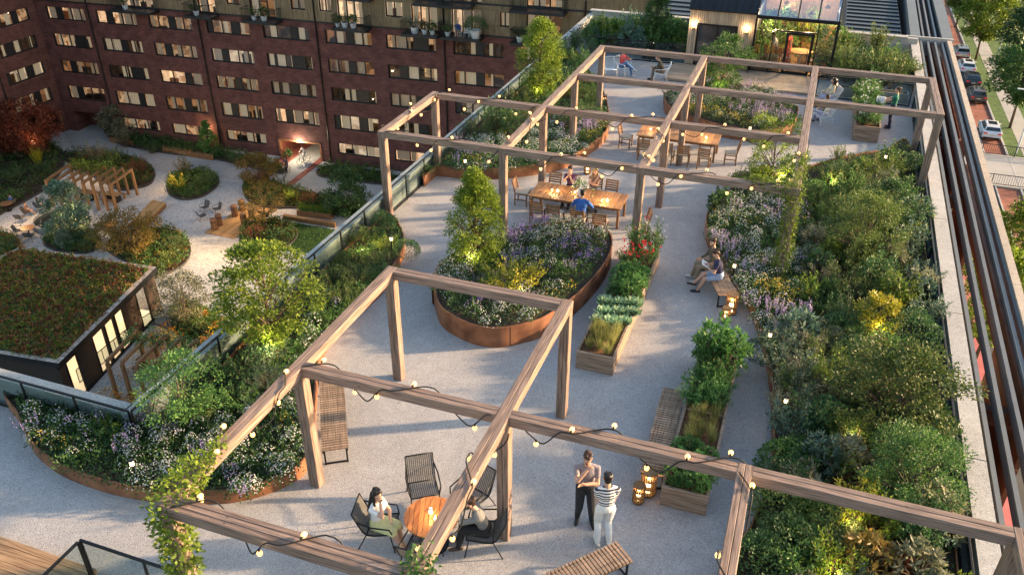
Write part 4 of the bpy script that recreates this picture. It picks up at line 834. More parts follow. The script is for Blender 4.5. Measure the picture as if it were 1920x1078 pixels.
bshr([((930,215),'spray','dark',1.5,'big dark bush under the second cross beam'),((965,235),'spray','dark',1.3,'dark bush beside the rear beam'),((895,235),'feather','dark',1.2,'dark plume bush near the parapet glass'),((1000,215),'feather','olive',1.1,'olive plume bush left of the rear beam'),((975,180),'spray','olive',1.1,'olive bush beneath the golden upright tree'),((1030,190),'spray','mid',1.1,'green bush at the foot of the golden upright tree'),((1065,225),'spray','dark',1.0,'dark bush by the second rear post'),((1095,205),'feather','mid',1.1,'green plume bush right of the second rear post'),((1100,175),'round','olive',1.0,'olive mound by the rear corner post'),((1075,165),'spray','yellow',.9,'golden lit bush at the rear corner post'),((1060,140),'spray','dark',1.1,'dark bush behind the slanting rear beam'),((1085,120),'spray','mid',1.1,'green bush near the far railing'),((1070,105),'spray','yellow',.8,'golden lit bush near the far railing'),((1045,95),'feather','mid',1.2,'green bush right behind the golden upright tree'),((1100,85),'feather','dark',1.1,'dark bush against the far railing'),((1075,80),'spray','dark',1.1,'dark bush at the far parapet bend'),((1130,225),'feather','grey',.8,'grey plume bush among the white flowers'),((1112,145),'spray','olive',.9,'olive bush touching the rear corner post')],.36,'bushes of the rear left planter',W)
tree('upright_tree','golden green upright tree beside the courtyard parapet at the rear','tree',G(1012,188,.36),3.5,.95,'ovoid','lime',170,75,.085,.052,.12,.06,clr=.24)
uplight((1010,190),.36,'spotlight at the foot of the golden upright tree',8,dz=.6); uplight((1072,168),.36,'spotlight behind the rear corner post',12); uplight((960,290),.36,'spotlight in the white flowers behind the rear beam',8)
tree('upright_tree','dense upright tree standing at the back of the central oval planter','tree',G(892,482,.55),2.7,.80,'pear','lime',190,80,.066,.044,.05,.05,clr=.2)
o=shrub('spray','yellow',G(965,545,.52),1.35,1.25,'golden green bush lit from below in the central oval planter','shrub'); shrub('feather','lime',G(940,538,.52),1.25,1.2,'fine lime shrub just left of the golden bush in the oval planter','shrub')
uplight((985,560),.55,'spotlight beneath the golden bush of the oval planter',6,dz=.3); uplight((890,490),.55,'spotlight at the foot of the dense upright tree',6,dz=.3)
tree('leafy_tree','light green leafy tree rising behind the low oval planter in front of the greenhouse','tree',G(1352,172,.4),2.5,1.15,'round','mid',80,70,.10,.055,.1,.045); uplight((1348,176),.45,'spotlight under the leafy tree at the greenhouse',9,dz=.5)
tree('conifer','dark conical evergreen in front of the far metal roof','tree',(-7.9,44.6,0),4.3,1.0,'cone','mid',190,90,.085,.035,.06,.06,clr=.2)
for i in range(44):
    x=-11.4+i*.13+random.uniform(-.1,.1); y=43.2+random.uniform(0,4.2); shrub(random.choice(['spray','spray','whorl']),random.choice(['mid','olive','mid','blue','lime']),(x,y,.2),random.uniform(1.1,1.7),None,'leafy green bush in the mass behind the far glass railing','bush','bushes behind the far glass railing','hedge_bush')
for i in range(36):
    x=1.35+random.uniform(0,3.0); y=41.2+random.uniform(0,5.9); shrub(random.choice(['spray','feather','spray']),random.choice(['olive','mid','olive','dark']),(x,y,.1),random.uniform(1.2,1.7),None,'olive bush in the mass right of the greenhouse','bush','bushes right of the greenhouse','hedge_bush')
# climbers
x,y=FX['0'],FY['F']
vine('ivy','leafy ivy swallowing the front left pergola post and its beam end',[((x-.05,y-.02,.1),(x,y-.05,1.6),.22,.28,650),((x,y-.05,1.5),(x,y,2.95),.30,.36,1300),((x,y,2.95),(x+.02,y+.75,3.1),.36,.26,700),((x,y+.7,3.05),(x+.05,y+1.4,3.05),.2,.10,180)],0,0,.085)
vine('climber','small climber tuft on the lower end of the centre beam',[((FX['1']-.05,FY['F']+.05,2.95),(FX['1']+.1,FY['F']+.2,3.2),.2,.24,230),((FX['1']-.15,FY['F'],2.9),(FX['1']+.3,FY['F']-.1,3.05),.15,.15,140)],0,0,.075,'mid')
x,y=BX['d'],BY['0']
vine('climber','yellow green climber covering the pergola post above the long flower bed',[((x,y,.3),(x,y-.03,1.7),.3,.24,900),((x,y,1.6),(x,y,3.0),.22,.3,900),((x,y,3.0),(x+.1,y+2.2,3.1),.26,.10,520),((x-.1,y,2.9),(x-1.2,y+.05,3.05),.34,.16,600)],0,0,.085)
tree('small_tree','light airy tree growing beside the climber covered post','tree',G(1440,352,.3),2.6,1.05,'spread','lime',60,65,.08,.045,.15,.035); uplight((1462,350),.3,'spotlight at the foot of the climber covered post',8,dz=.5)
# ---------------------------------------------------------------- greenhouse pavilion
PX0,PXM,PX1,PY,PYB,EV,RZ=-5.85,-2.68,1.0,42.05,47.4,2.75,4.75
M['clad']=wood('silvery_cladding',(.38,.27,.18),'Z',.3,c2=(.50,.37,.26)); M['blackroof']=pm('black_roof_sheet',(.018,.02,.024),.4,.3,.2,2)
t=thing('greenhouse',"timber and glass garden pavilion with a black roof and glowing glasshouse end",'greenhouse')
m=MB(); m.bx((PX0,PY+.12,0),(PXM,PYB,EV-.02)); m.build('core_wall',M['dark'],t)
m=MB(); n=31; wn=(PX0+.45,PX0+2.32,2.12)
for i in range(n):
    x=PX0+(PXM-PX0)*(i+.5)/n; z0=wn[2] if wn[0]<x<wn[1] else .12
    m.bar((x,PY+.09,z0),(x,PY+.09,EV-.02),(PXM-PX0)/n-.012,.05,.004,0,(0,1,0))
m.build('cladding',M['clad'],t)
m=MB(); m.bx((wn[0],PY+.02,2.06),(wn[1],PY+.12,2.13)); 
for x in (wn[0],(wn[0]+wn[1])/2,wn[1]-.05): m.bx((x,PY+.02,.12),(x+.05,PY+.12,2.06))
m.build('door_frame',M['black'],t); m=MB(); m.bx((wn[0]+.05,PY+.10,.12),(wn[1]-.05,PY+.115,2.05)); m.build('dark_glass',pm('dusky_window',(.05,.045,.045),.06,0,.3,1.5,spec=.8),t)
ym=(PY+PYB)/2
def slope(x0,x1,mat,name,th=.08,both=True):
    m=MB()
    for s,ya in ((-1,PY-.06),(1,PYB+.06)):
        m.add([(x0,ya,EV),(x1,ya,EV),(x1,ym,RZ),(x0,ym,RZ),(x0,ya,EV+th),(x1,ya,EV+th),(x1,ym,RZ+th),(x0,ym,RZ+th)],[f if s<0 else f[::-1] for f in ((3,2,1,0),(4,5,6,7),(0,1,5,4),(1,2,6,5),(2,3,7,6),(3,0,4,7))])
    return m.build(name,mat,t)
slope(PX0-.05,PXM-.02,M['blackroof'],'roof'); m=MB()
for i in range(10): x=PX0+.1+i*.34; m.bar((x,PY-.05,EV+.1),(x,ym,RZ+.1),.03,.05,.003)
m.build('roof_seam',M['black'],t)
slope(PXM+.05,PX1,glass('sky_tinted_roof_glass',(.7,.8,.9),.95,.02,.5),'roof_glass',.02)  # sky reflection put into the blue tint and raised mirror share
m=MB()
for x in (PXM,-1.75,-.84,.07,PX1): m.bar((x,PY-.05,EV+.05),(x,ym,RZ+.05),.06,.09,.004); m.bar((x,PYB,EV+.05),(x,ym,RZ+.05),.06,.09,.004)
m.bar((PXM,ym,RZ+.06),(PX1,ym,RZ+.06),.1,.1,.004); m.build('roof_frame',M['black'],t)
m=MB(); m.bar((PXM-.03,PY,EV-.06),(PX1+.06,PY,EV-.06),.12,.16,.004); m.bar((PX1,PY+.07,EV-.06),(PX1,PYB,EV-.06),.1,.16,.004)
for x,w in ((PXM,.1),(-1.82,.05),(PX1,.12)): m.bar((x,PY,.12),(x,PY,EV-.15),w,.1,.004,0,(0,1,0))
m.bar((PXM,PY,.15),(-1.2,PY,.15),.06,.06,.003); m.bar((.07,PY,.15),(PX1,PY,.15),.06,.06,.003); m.bar((-1.8,PY,2.12),(.2,PY,2.12),.06,.07,.003); m.bar((.17,PY,.18),(.17,PY,EV-.15),.05,.06,.003,0,(0,1,0)); m.bar((PX1,PYB,.1),(PX1,PYB,EV-.15),.1,.1,.004,0,(0,1,0))
m.build('glazing_frame',M['black'],t)
m=MB()
for a,b in ((PXM+.05,-1.845),(-1.79,-1.2),(.2,PX1-.06)): m.bx((a,PY-.006,.18),(b,PY+.006,2.07 if b<0 else EV-.15))
m.bx((-1.79,PY-.006,2.17),(.14,PY+.006,EV-.15)); m.bx((PX1-.006,PY+.06,.15),(PX1+.006,PYB-.06,EV-.15)); m.build('glazing',M['wglass'],t)
d=MB()
for x in (-1.15,-.02): d.bar((x,PY,.12),(x,PY,2.08),.12,.08,.004,0,(0,1,0))
d.bar((-1.09,PY,.2),(-.08,PY,.2),.08,.14,.004); d.bar((-1.09,PY,2.03),(-.08,PY,2.03),.08,.1,.004); dr=d.build('door',M['black'],t); d=MB(); d.bx((-1.09,PY-.005,.27),(-.08,PY+.005,1.98)); d.build('door_glass',M['wglass'],dr); d=MB(); d.bar((-.16,PY-.06,.9),(-.16,PY-.06,1.3),.025,.025,.003,0,(0,1,0)); d.build('handle',M['black'],dr)
m=MB(); m.bx((PXM+.02,PY+.06,.02),(PX1-.06,PYB,.13)); m.build('floor',M['decky'],t); m=MB(); m.bx((PXM+.02,PYB-.12,.13),(PX1-.06,PYB-.02,EV)); m.build('back_wall',wood('inner_boards',(.30,.16,.075),'Z',.3),t)
for x in (PX0+.27,PX0+2.78):
    s=thing('wall_lamp','round up and down wall lamp %s of the pavilion doors'%('left' if x<-5 else 'right'),'wall lamp',(x,PY+.06,1.92)); m=MB(); m.tube([(0,-.07,-.11),(0,-.07,-.02)],.05,12); m.bx((-.03,-.06,-.05),(.03,0,.0)); m.build('housing',M['wicker'],s); m=MB(); m.tube([(0,-.07,-.019),(0,-.07,.05)],.045,12); m.build('lamp',M['bulb'],s); plight(s,(0,-.12,.16),7,(1,.72,.4),.05)
for x,y in ((-1.9,43.6),(-.3,44.2),(.4,45.9),(-1.6,46.2)):
    s=thing('pendant_lamp','hanging pendant lamp inside the greenhouse above the %s'%('left plants' if x<-1.7 and y<44 else 'round table' if y<45 else 'back plants on the right' if x>0 else 'back plants on the left'),'lamp',(x,y,2.5)); m=MB(); m.lathe([(.16,0),(.05,.14),(.02,.16)],n=14); m.build('shade',M['wicker'],s); m=MB(); m.sph((0,0,.02),.05); m.build('lamp',M['bulb'],s); m=MB(); m.tube([(0,0,.16),(0,0,1.2)],.006,5); m.build('cord',M['cable'],s); plight(s,(0,0,-.08),115,(1,.66,.34),.08)
for x,y,s_,mt,k,l in ((-2.35,42.6,1.7,'mid','whorl','tall leafy plant at the left glass of the greenhouse'),(-2.3,43.6,2.0,'dark','spray','dark palm like plant in the left of the greenhouse'),(-1.6,44.8,1.8,'mid','whorl','broad leaved plant in the middle of the greenhouse'),(-.6,46.4,2.2,'lime','spray','tall lime plant against the greenhouse back wall'),(.6,45.2,2.1,'mid','whorl','big leafy plant on the right of the greenhouse'),(.6,43.2,1.5,'olive','spray','olive plant at the right glass of the greenhouse'),(.65,42.5,1.0,'mid','whorl','small plant in the right front corner of the greenhouse'),(-1.75,42.45,.7,'orange','whorl','bronze plant at the greenhouse threshold'),(-1.9,43.0,1.0,'lime','whorl','golden lit plant beside the gardeners in the greenhouse'),(-2.0,46.6,2.3,'dark','whorl','dark tree like plant in the rear left of the greenhouse')):
    shrub(k,mt,(x,y,.14),s_*1.1,s_*1.3,l,'plant',None,'potted_plant')
s=thing('round_table','pale round table inside the greenhouse doorway','table',(-.45,43.6,.13)); m=MB(); m.lathe([(.55,.70),(.55,.74),(0,.741)],n=28); m.lathe([(.55,.70),(0,.69)],n=28); m.build('tabletop',M['decky'],s); m=MB(); m.tube([(0,0,.02),(0,0,.69)],.04,8); m.lathe([(.25,0),(.25,.02),(.03,.04)],n=20); m.build('pedestal',M['white'],s)
for a in (200,320,80):
    dining=dup(CH,(-.45+.75*math.cos(R_(a)),43.6+.75*math.sin(R_(a)),.13),R_(a)+PI/2,'small chair at the pale greenhouse table, turned %s'%('to the left glass' if a==200 else 'to the right glass' if a==320 else 'to the back wall')); del dining['group']
m=MB()
for i in range(18): m.bx((-6.35,39.38+i*.147,.02),(.28,39.38+(i+1)*.147-.008,.125))
s=thing('timber_deck','sandy timber deck across the front of the greenhouse','deck'); m.build('boards',M['sandy'],s); m=MB(); m.bx((-6.33,39.40,0),(.26,42.0,.018)); m.build('frame',M['dark'],s)
balustrade('glass balustrade in front of the far left hedge',(-10.9,42.15,0),(-5.95,42.15,0),1.0,1.5); balustrade('glass balustrade on the right between greenhouse and gardener',(.55,39.35,0),(4.45,39.35,0),1.0,1.9)
s=thing('concrete_planter','low concrete planter trough behind the right glass balustrade','planter',(0,0,0)); m=MB(); m.bx((1.1,39.75,0),(4.4,40.2,.42)); m.build('trough',M['concw'],s); m=MB(); m.bx((1.16,39.81,.38),(4.34,40.14,.43)); m.build('soil',M['soil'],s)
s=thing('timber_bench','low timber block bench behind the far left glass railing','bench',(-7.4,42.75,0)); m=MB(); [m.bx((-.75,-.25+i*.1,.3),(.75,-.16+i*.1,.42)) for i in range(5)]; m.build('seat',M['decky'],s); m=MB(); m.bx((-.7,-.2,0),(.7,.2,.295)); m.build('base',M['dark'],s)
s=bench('slatted bench against the pavilion wall beside the leafy tree',(-3.3,41.75),1.3,.4,0); s.location.z=.125
# ---------------------------------------------------------------- brick apartment block
BA0=(-73.159,64.416); BRZ=math.atan2(.05854711,.99828465)
M['brick']=brickmat('dark_red_brick',(.15,.06,.05),(.10,.042,.037),(.07,.055,.05),1,.40,.11)
M['brickW']=brickmat('dark_red_brick_wing',(.14,.056,.047),(.095,.04,.035),(.065,.052,.048),1,.40,.11)
M['timb']=wood('yellowed_timber_cladding',(.17,.12,.065),'Z',.45,c2=(.27,.195,.105),scale=3)
CUR=[emit('glowing_curtain',(1,.76,.48),.065,base=(.45,.4,.33)),emit('dim_curtain',(1,.70,.42),.03,base=(.4,.34,.28))]
ROOM=[emit('bright_room',(1,.78,.52),.24,(.40,.20,.09),1.9),emit('warm_room',(.9,.62,.36),.15,(.22,.10,.05),2.2),emit('dim_room',(.6,.32,.15),.08,(.06,.035,.02),1.3),emit('pale_room',(1,.82,.58),.2,(.50,.35,.24),2.0),emit('dark_room',(.20,.11,.06),.05,(.03,.02,.015),1.6)]  # room surfaces and curtains glow themselves, standing in for indoor light
LAMPW=emit('ceiling_lamp',(1,.8,.5),2)
block=thing('apartment_building','dark red brick apartment block with lit windows and timber clad upper floors','building',(BA0[0],BA0[1],0),BRZ)
wing=thing('apartment_wing','brick wing of lit windows meeting the long block at the far left corner','building',(BA0[0],BA0[1],0),BRZ-PI/2+R_(.6))
def holewall(name,x0,x1,z0,z1,holes,mat,parent,y=0):
    xs=sorted({x0,x1,*[h[0] for h in holes],*[h[1] for h in holes]}); zs=sorted({z0,z1,*[h[2] for h in holes],*[h[3] for h in holes]}); m=MB()
    xs=[x for x in xs if x0<=x<=x1]; zs=[z for z in zs if z0<=z<=z1]
    for a,b in zip(xs[:-1],xs[1:]):
        for c,d in zip(zs[:-1],zs[1:]):
            cx,cz=(a+b)/2,(c+d)/2
            if any(h[0]<cx<h[1] and h[2]<cz<h[3] for h in holes): continue
            m.add([(a,y,c),(b,y,c),(b,y,d),(a,y,d)],[(0,1,2,3)])
    return m.build(name,mat,parent)
PAT=[[('l',.95),('l',1.1),('d',.7),('l',.9),('l',.95)],[('l',.75),('l',.95),('l',.6),('d',1.2),('l',.7)],[('l',1.0),('d',.65),('l',1.0),('l',1.0),('l',.6)],[('l',1.2),('l',1.2),('d',.6),('l',1.1)],[('d',.5),('l',1.0),('l',.9),('d',.8),('l',1.1)]]
def window(par,x0,x1,zb,zt,pat=None,glow=None,sgn=1):
    """recessed window band: frame with mullions, glass, self-glowing room and curtains"""
    W=x1-x0; pat=pat or random.choice(PAT); tot=sum(p[1] for p in pat); f=MB(); g=MB(); r=MB(); c=MB(); D=.22
    f.add([(x0,0,zb),(x1,0,zb),(x1,0,zt),(x0,0,zt),(x0,D,zb),(x1,D,zb),(x1,D,zt),(x0,D,zt)],[(0,1,5,4),(1,2,6,5),(2,3,7,6),(3,0,4,7)])
    for z in (zb+.04,zt-.04): f.box(((x0+x1)/2,D-.02,z),(W-.01,.07,.075))
    x=x0; gl=glow if glow is not None else random.choices(range(5),(1,2,4,2,5))[0]
    for k,wd in pat:
        wd=wd/tot*W
        if k=='d': f.box((x+wd/2,D-.05,(zb+zt)/2),(wd-.01,.05,zt-zb-.16))
        else:
            for e in (x+.03,x+wd-.03): f.box((e,D-.02,(zb+zt)/2),(.055,.06,zt-zb-.15))
            g.add([(x+.06,D,zb+.08),(x+wd-.06,D,zb+.08),(x+wd-.06,D,zt-.08),(x+.06,D,zt-.08)],[(0,1,2,3)])
            if random.random()<.8:
                n=9; cw=wd*random.choice((.3,.45,.9,.55)); cx=x+random.choice((.05,wd-cw-.05)); vs=[]
                for i in range(n+1): xx=cx+cw*i/n; yy=D+.16+.05*(i%2); vs+=[(xx,yy,zb+.03),(xx,yy,zt-.05)]
                c.add(vs,[(2*i,2*i+2,2*i+3,2*i+1) for i in range(n)])
        x+=wd
    Z=zb-.7; dd=1.9; a,b=x0-.3,x1+.3
    r.add([(a,dd,Z),(b,dd,Z),(b,dd,zt+.25),(a,dd,zt+.25)],[(0,1,2,3)]); r.add([(a,D+.1,zt+.25),(b,D+.1,zt+.25),(b,dd,zt+.25),(a,dd,zt+.25)],[(0,1,2,3)],1)
    r.add([(a,D+.1,Z),(b,D+.1,Z),(b,dd,Z),(a,dd,Z)],[(3,2,1,0)],1); r.add([(a,D+.1,Z),(a,dd,Z),(a,dd,zt+.25),(a,D+.1,zt+.25)],[(0,1,2,3)],0); r.add([(b,D+.1,Z),(b,dd,Z),(b,dd,zt+.25),(b,D+.1,zt+.25)],[(0,1,2,3)],0)
    for i in range(random.randint(1,3)):
        q=x0+random.random()*W; h=random.uniform(.5,1.3); r.box((q,dd-.45,Z+h/2),(random.uniform(.3,1.1),.3,h),2)
    if random.random()<.45: r.sph((x0+W*random.random(),dd-.6,zt-.35),.11,8,6,3)
    o=f.build('window',M['dark'],par); g.build('glass_pane',M['wglass'],o); r.build('room',[ROOM[gl],ROOM[min(4,gl+1)],M['dark'] if random.random()<.6 else M['teak'],LAMPW],o)
    if c.v: c.build('curtain',random.choice(CUR),o)
ROWS=[(-7.05,-8.28),(-9.7,-10.95),(-12.35,-13.6),(-15.0,-16.4)]
PIP=[6.35+12.27*k for k in range(4)]
holes=[]; wins=[]
for zt,zb in ROWS:
    wins.append((1.3,5.8,zb,zt))
    for p in PIP[:4]: wins+= [(p+.8,p+5.35,zb,zt),(p+6.75,p+11.45,zb,zt)]
for p in PIP[:3]: wins.append((p+.85,p+5.3,-18.95,-17.85))
wins+=[(PIP[0]+6.8,PIP[0]+11.3,-18.95,-17.85),(PIP[2]+6.8,PIP[2]+11.3,-18.95,-17.85),(PIP[3]+.85,PIP[3]+5.3,-18.95,-17.85),(PIP[3]+6.8,PIP[3]+11.3,-18.95,-17.85)]
PORT=(25.25,29.95,-20.0,-18.05); ENT=(1.15,5.95,-20.0,-17.75)
holewall('brick_wall',0,66,-20,-6.45,wins+[PORT,ENT],M['brick'],block)
for wn_ in wins: window(block,*wn_,pat=([('l',1.2)]*3 if wn_[3]<-17.5 else None),glow=(random.choice((0,3,3,1)) if wn_[3]<-17.5 else None))
m=MB(); a,b,z0,z1=PORT
m.add([(a,0,z0),(a,0,z1),(a,11,z1),(a,11,z0)],[(0,1,2,3)]); m.add([(b,0,z0),(b,11,z0),(b,11,z1),(b,0,z1)],[(0,1,2,3)]); m.add([(a,0,z1),(b,0,z1),(b,11,z1),(a,11,z1)],[(0,1,2,3)]); m.build('portal_lining',pm('rust_lining',(.22,.06,.04),.7,0,.2,2),block)
m=MB()
for q,w_ in ((a+.09,.18),(b-.09,.18)): m.bx((q-.09,-.05,z0),(q+.09,.35,z1))
m.bx((a,-.05,z1-.2),(b,.35,z1)); m.build('portal_frame',M['corten'],block)
m=MB(); a,b,z0,z1=ENT; m.add([(a,0,z0),(a,0,z1),(a,2,z1),(a,2,z0)],[(0,1,2,3)]); m.add([(b,0,z0),(b,2,z0),(b,2,z1),(b,0,z1)],[(0,1,2,3)]); m.add([(a,0,z1),(b,0,z1),(b,2,z1),(a,2,z1)],[(0,1,2,3)]); m.add([(a,2,z0),(b,2,z0),(b,2,z1),(a,2,z1)],[(0,1,2,3)]); m.build('entrance_recess',M['brick'],block)
m=MB()
for q in (2.9,4.3,5.6): m.bx((q,1.8,-20),(q+.09,1.96,-18.0))
m.bx((2.9,1.8,-18.09),(5.69,1.96,-17.98)); d=m.build('entrance_door',M['black'],block); m=MB(); m.bx((2.99,1.88,-19.98),(4.3,1.9,-18.1)); m.bx((4.39,1.88,-19.98),(5.6,1.9,-18.1)); m.build('door_glass',pm('hall_glass',(.12,.13,.14),.05,0,.3,1),d)
for p in PIP+[PIP[3]+12.3]: m=MB(); m.tube([(p,-.09,-20),(p,-.09,-3)],.075,8); m.build('downpipe',M['black'],block)
TW=[(37.8,39.4,-5.5,-4.2),(43.9,46.6,-6.5,-4.3),(48.2,49.0,-5.6,-4.4),(33.2,35.6,-6.45,-4.3),(40.2,42.6,-6.45,-4.3),(50.5,53.5,-6.45,-4.35),(24.4,27,-6.45,-4.3),(28.6,30,-5.5,-4.2),(31.4,32.6,-5.5,-4.2),(18.9,20.8,-6.45,-4.3),(10.5,14,-6.45,-4.3),(15.5,17.2,-5.5,-4.2),(22,23.4,-5.5,-4.2)]
TW=[(a,b,c,d) for a,b,c,d in TW]
TW2=[(x0,x1,zb+2.65,zt+2.65) for x0,x1,zb,zt in TW]
holewall('timber_wall',0,66,-6.449,2,TW+TW2,M['timb'],block,-.03)
for q in TW+TW2: window(block,*q,pat=[('l',1),('l',1)] if q[1]-q[0]<2 else [('l',1),('l',.9),('l',1)],glow=random.choice((1,2,3,0)))
m=MB()
for z in (-6.45,-3.85,-1.2): m.bx((0,-.09,z-.07),(66,-.035,z+.07))
m.build('floor_band',M['dark'],block)
m=MB(); m.bx((0,2.6,-20),(25.1,13,1.9)); m.bx((30.1,2.6,-20),(66,13,1.9)); m.bx((25.1,2.6,-18.0),(30.1,13,1.9)); m.build('core',M['dark'],block)
def balcony(x0,x1,z,d=1.45):
    b=MB(); b.bx((x0,-d,z-.22),(x1,-.1,z)); o=b.build('balcony',M['dark'],block); r=MB()
    for p,q in (((x0+.03,-d+.03),(x1-.03,-d+.03)),((x0+.03,-d+.03),(x0+.03,-.12)),((x1-.03,-d+.03),(x1-.03,-.12))):
        p,q=Vector((*p,0)),Vector((*q,0)); L_=(q-p).length; n=max(2,int(L_/.13)); r.bar(p+Vector((0,0,z+1.08)),q+Vector((0,0,z+1.08)),.04,.04,.002)
        for i in range(n+1): e=p+(q-p)*(i/n); r.bar(e+Vector((0,0,z)),e+Vector((0,0,z+1.06)),.016,.016,.001,0,(1,0,0))
    r.build('railing',M['black'],o)
for q in ((33.2,36.4,-6.5),(39.7,43.0,-6.5),(43.3,46.8,-6.5),(49.5,53.5,-6.5),(24.2,27.6,-6.5),(18.2,21,-6.5),(10,14.6,-6.5),(41,46,-3.87),(49.4,54,-3.87),(35,37,-3.87)): balcony(*q)
def B2W(x,y,z): c,s=math.cos(BRZ),math.sin(BRZ); return (BA0[0]+x*c-y*s,BA0[1]+x*s+y*c,z)
def potted(x,z,s,mt,k,l):
    t=thing('potted_plant',l,'plant',B2W(x,-.85,z)); m=MB(); m.lathe([(.17*s,0),(.26*s,.35*s),(.22*s,.36*s),(.2*s,.3*s)],n=14); m.build('pot',M['white'],t); o=obj('foliage',random.choice(PR[k]),t,(0,0,.32*s)); o.scale=(s,)*3; setmat(o,0,GREEN[mt])
for x,z,s,mt,k,l in ((35.0,-6.5,1.2,'mid','whorl','leafy plant in a white pot on the left balcony'),(40.8,-6.5,1.5,'grey','spray','olive tree in a pot on the middle balcony'),(42.4,-6.5,1.0,'mid','whorl','low fern on the middle balcony'),(43.8,-6.5,1.0,'mid','spray','narrow green plant beside the man on the balcony'),(46.3,-6.5,1.9,'dark','round','big round olive in a white pot on the right balcony'),(50.2,-6.5,1.3,'dark','spray','dark plant on the balcony behind the golden upright tree'),(26.2,-6.5,1.2,'mid','whorl','leafy plant on the small balcony at the upper left'),(33.5,-6.5,.9,'mid','spray','little plant at the end of the left balcony'),(19.2,-6.5,1.1,'dark','spray','dark plant on the far upper left balcony'),(34.2,-6.5,1.3,'dark','spray','tall dark plant in the middle of the left balcony'),(41.7,-6.5,1.1,'dark','whorl','leafy dark plant between the two plants of the middle balcony'),(25.2,-6.5,1.0,'mid','spray','slim green plant on the small upper left balcony'),(52.0,-6.5,1.2,'mid','whorl','broad green plant at the right end of the last balcony'),(11.5,-6.5,1.1,'mid','spray','green plant on the balcony farthest to the left')): potted(x,z,s,mt,k,l)
# wing
holes=[]
for zt,zb in ROWS+[(-4.4,-5.65)]:
    for a in (.9,7.2,13.4): holes.append((a,a+4.6,zb,zt))
WENT=(.5,3.4,-20,-17.7)
def flip(h): return (-h[1],-h[0],h[2],h[3])
holewall('brick_wall',-24,0,-20,2,[flip(h) for h in holes]+[flip(WENT)],M['brickW'],wing)
wing.rotation_euler.z=BRZ+PI/2-R_(2.2)
for h in holes: window(wing,*flip(h))
m=MB(); a,b,z0,z1=flip(WENT); m.add([(a,0,z0),(a,0,z1),(a,2,z1),(a,2,z0)],[(0,1,2,3)]); m.add([(b,0,z0),(b,2,z0),(b,2,z1),(b,0,z1)],[(0,1,2,3)]); m.add([(a,2,z0),(b,2,z0),(b,2,z1),(a,2,z1)],[(0,1,2,3)]); m.add([(a,0,z1),(b,0,z1),(b,2,z1),(a,2,z1)],[(0,1,2,3)]); m.build('entrance_recess',M['brickW'],wing); m=MB(); m.bx((b-.2,-.04,z0),(b-.02,.3,z1)); m.build('entrance_frame',M['corten'],wing)
for p in (-6.3,-18.5): m=MB(); m.tube([(p,-.09,-20),(p,-.09,2)],.075,8); m.build('downpipe',M['black'],wing)
m=MB(); m.bx((-24,2.6,-20),(-.1,12,1.9)); m.build('core',M['dark'],wing)
# ---------------------------------------------------------------- courtyard
def gz(*px): return [tuple(G(*p,ZG)[:2]) for p in px]
m=MB(); m.flat([(-95,10.5),(-12.4,10.5),(-12.4,75),(-95,75)],ZG); struct(m.build('courtyard_gravel',M['cgravel']))
m=MB(); m.flat(gz((100,215),(640,318),(760,345),(700,372),(560,352),(405,333),(330,330),(240,305),(140,290)),ZG+.004); struct(m.build('courtyard_path',M['cpave']))
m=MB(); m.flat([B2W(25.3,-6,0)[:2],B2W(29.9,-6,0)[:2],B2W(29.9,20,0)[:2],B2W(25.3,20,0)[:2]],ZG+.008); struct(m.build('brick_path',brickmat('red_paving',(.32,.09,.06),(.26,.08,.055),(.2,.1,.08),1,.3,.12,.85,'Object',True)))
m=MB(); m.flat([B2W(26.8,-6,0)[:2],B2W(29.2,-6,0)[:2],B2W(29.2,20,0)[:2],B2W(26.8,20,0)[:2]],ZG+.012); struct(m.build('passage_path',M['cpave']))
M['kerb']=pm('dark_kerb_steel',(.06,.055,.05),.6,.2,.2,2)
def island(label,px,mats,n=7000,h=.7,kerb=.16,leaf=.22,shr=(),grp=None):
    P=smooth_closed(gz(*px),5)
    if area(P)<0: P=P[::-1]
    t=thing('garden_bed',label,'garden bed',(0,0,0)); I=offset(P,.12); k=len(P); m=MB()
    vs=[(x,y,ZG) for x,y in P]+[(x,y,ZG+kerb) for x,y in P]+[(x,y,ZG+kerb) for x,y in I]; m.add(vs,[(a*k+i,a*k+(i+1)%k,(a+1)*k+(i+1)%k,(a+1)*k+i) for a in (0,1) for i in range(k)]); m.build('kerb',M['kerb'],t); m=MB(); m.flat(I,ZG+kerb-.03); m.build('soil',M['soil'],t)
    cover('ground_cover','mixed low planting that fills '+label.split(' ',1)[1] if False else 'low planting in the '+label[label.find(' ')+1:],I,ZG+kerb-.02,mats,n,leaf,.07,h,10); return I
island('broad dark courtyard bed at the far left under the crimson tree',((-60,275),(60,262),(118,285),(122,308),(100,345),(60,372),(10,398),(-60,430)),['dark','mid','dark','olive'],12000,1.0)
island('courtyard bed curving behind the row of timber arches',((120,300),(150,285),(215,290),(265,302),(290,322),(284,345),(255,355),(225,357),(190,340)),['dark','mid','bronze','dark'],7000,.8)
island('rounded courtyard bed with a golden shrub in the middle distance',((312,352),(320,368),(345,376),(380,370),(408,350),(409,333),(385,322),(345,322),(318,335)),['dark','mid','olive','dark'],6000,.7)
island('oval courtyard bed beside the stone pond',((100,470),(80,455),(105,430),(150,425),(185,445),(190,460),(170,474),(135,476)),['dark','mid','blue','dark'],6000,.8)
island('courtyard bed with rusty shrubs right of the green roof',((200,470),(215,445),(265,430),(320,432),(352,450),(358,475),(345,498),(310,517),(285,522),(250,500)),['dark','mid','bronze','dark'],8000,.8)
island('small courtyard bed near the rear parapet glass',((318,590),(335,570),(370,572),(400,590),(416,612),(410,640),(370,640),(330,625)),['dark','mid','olive'],4500,.6)
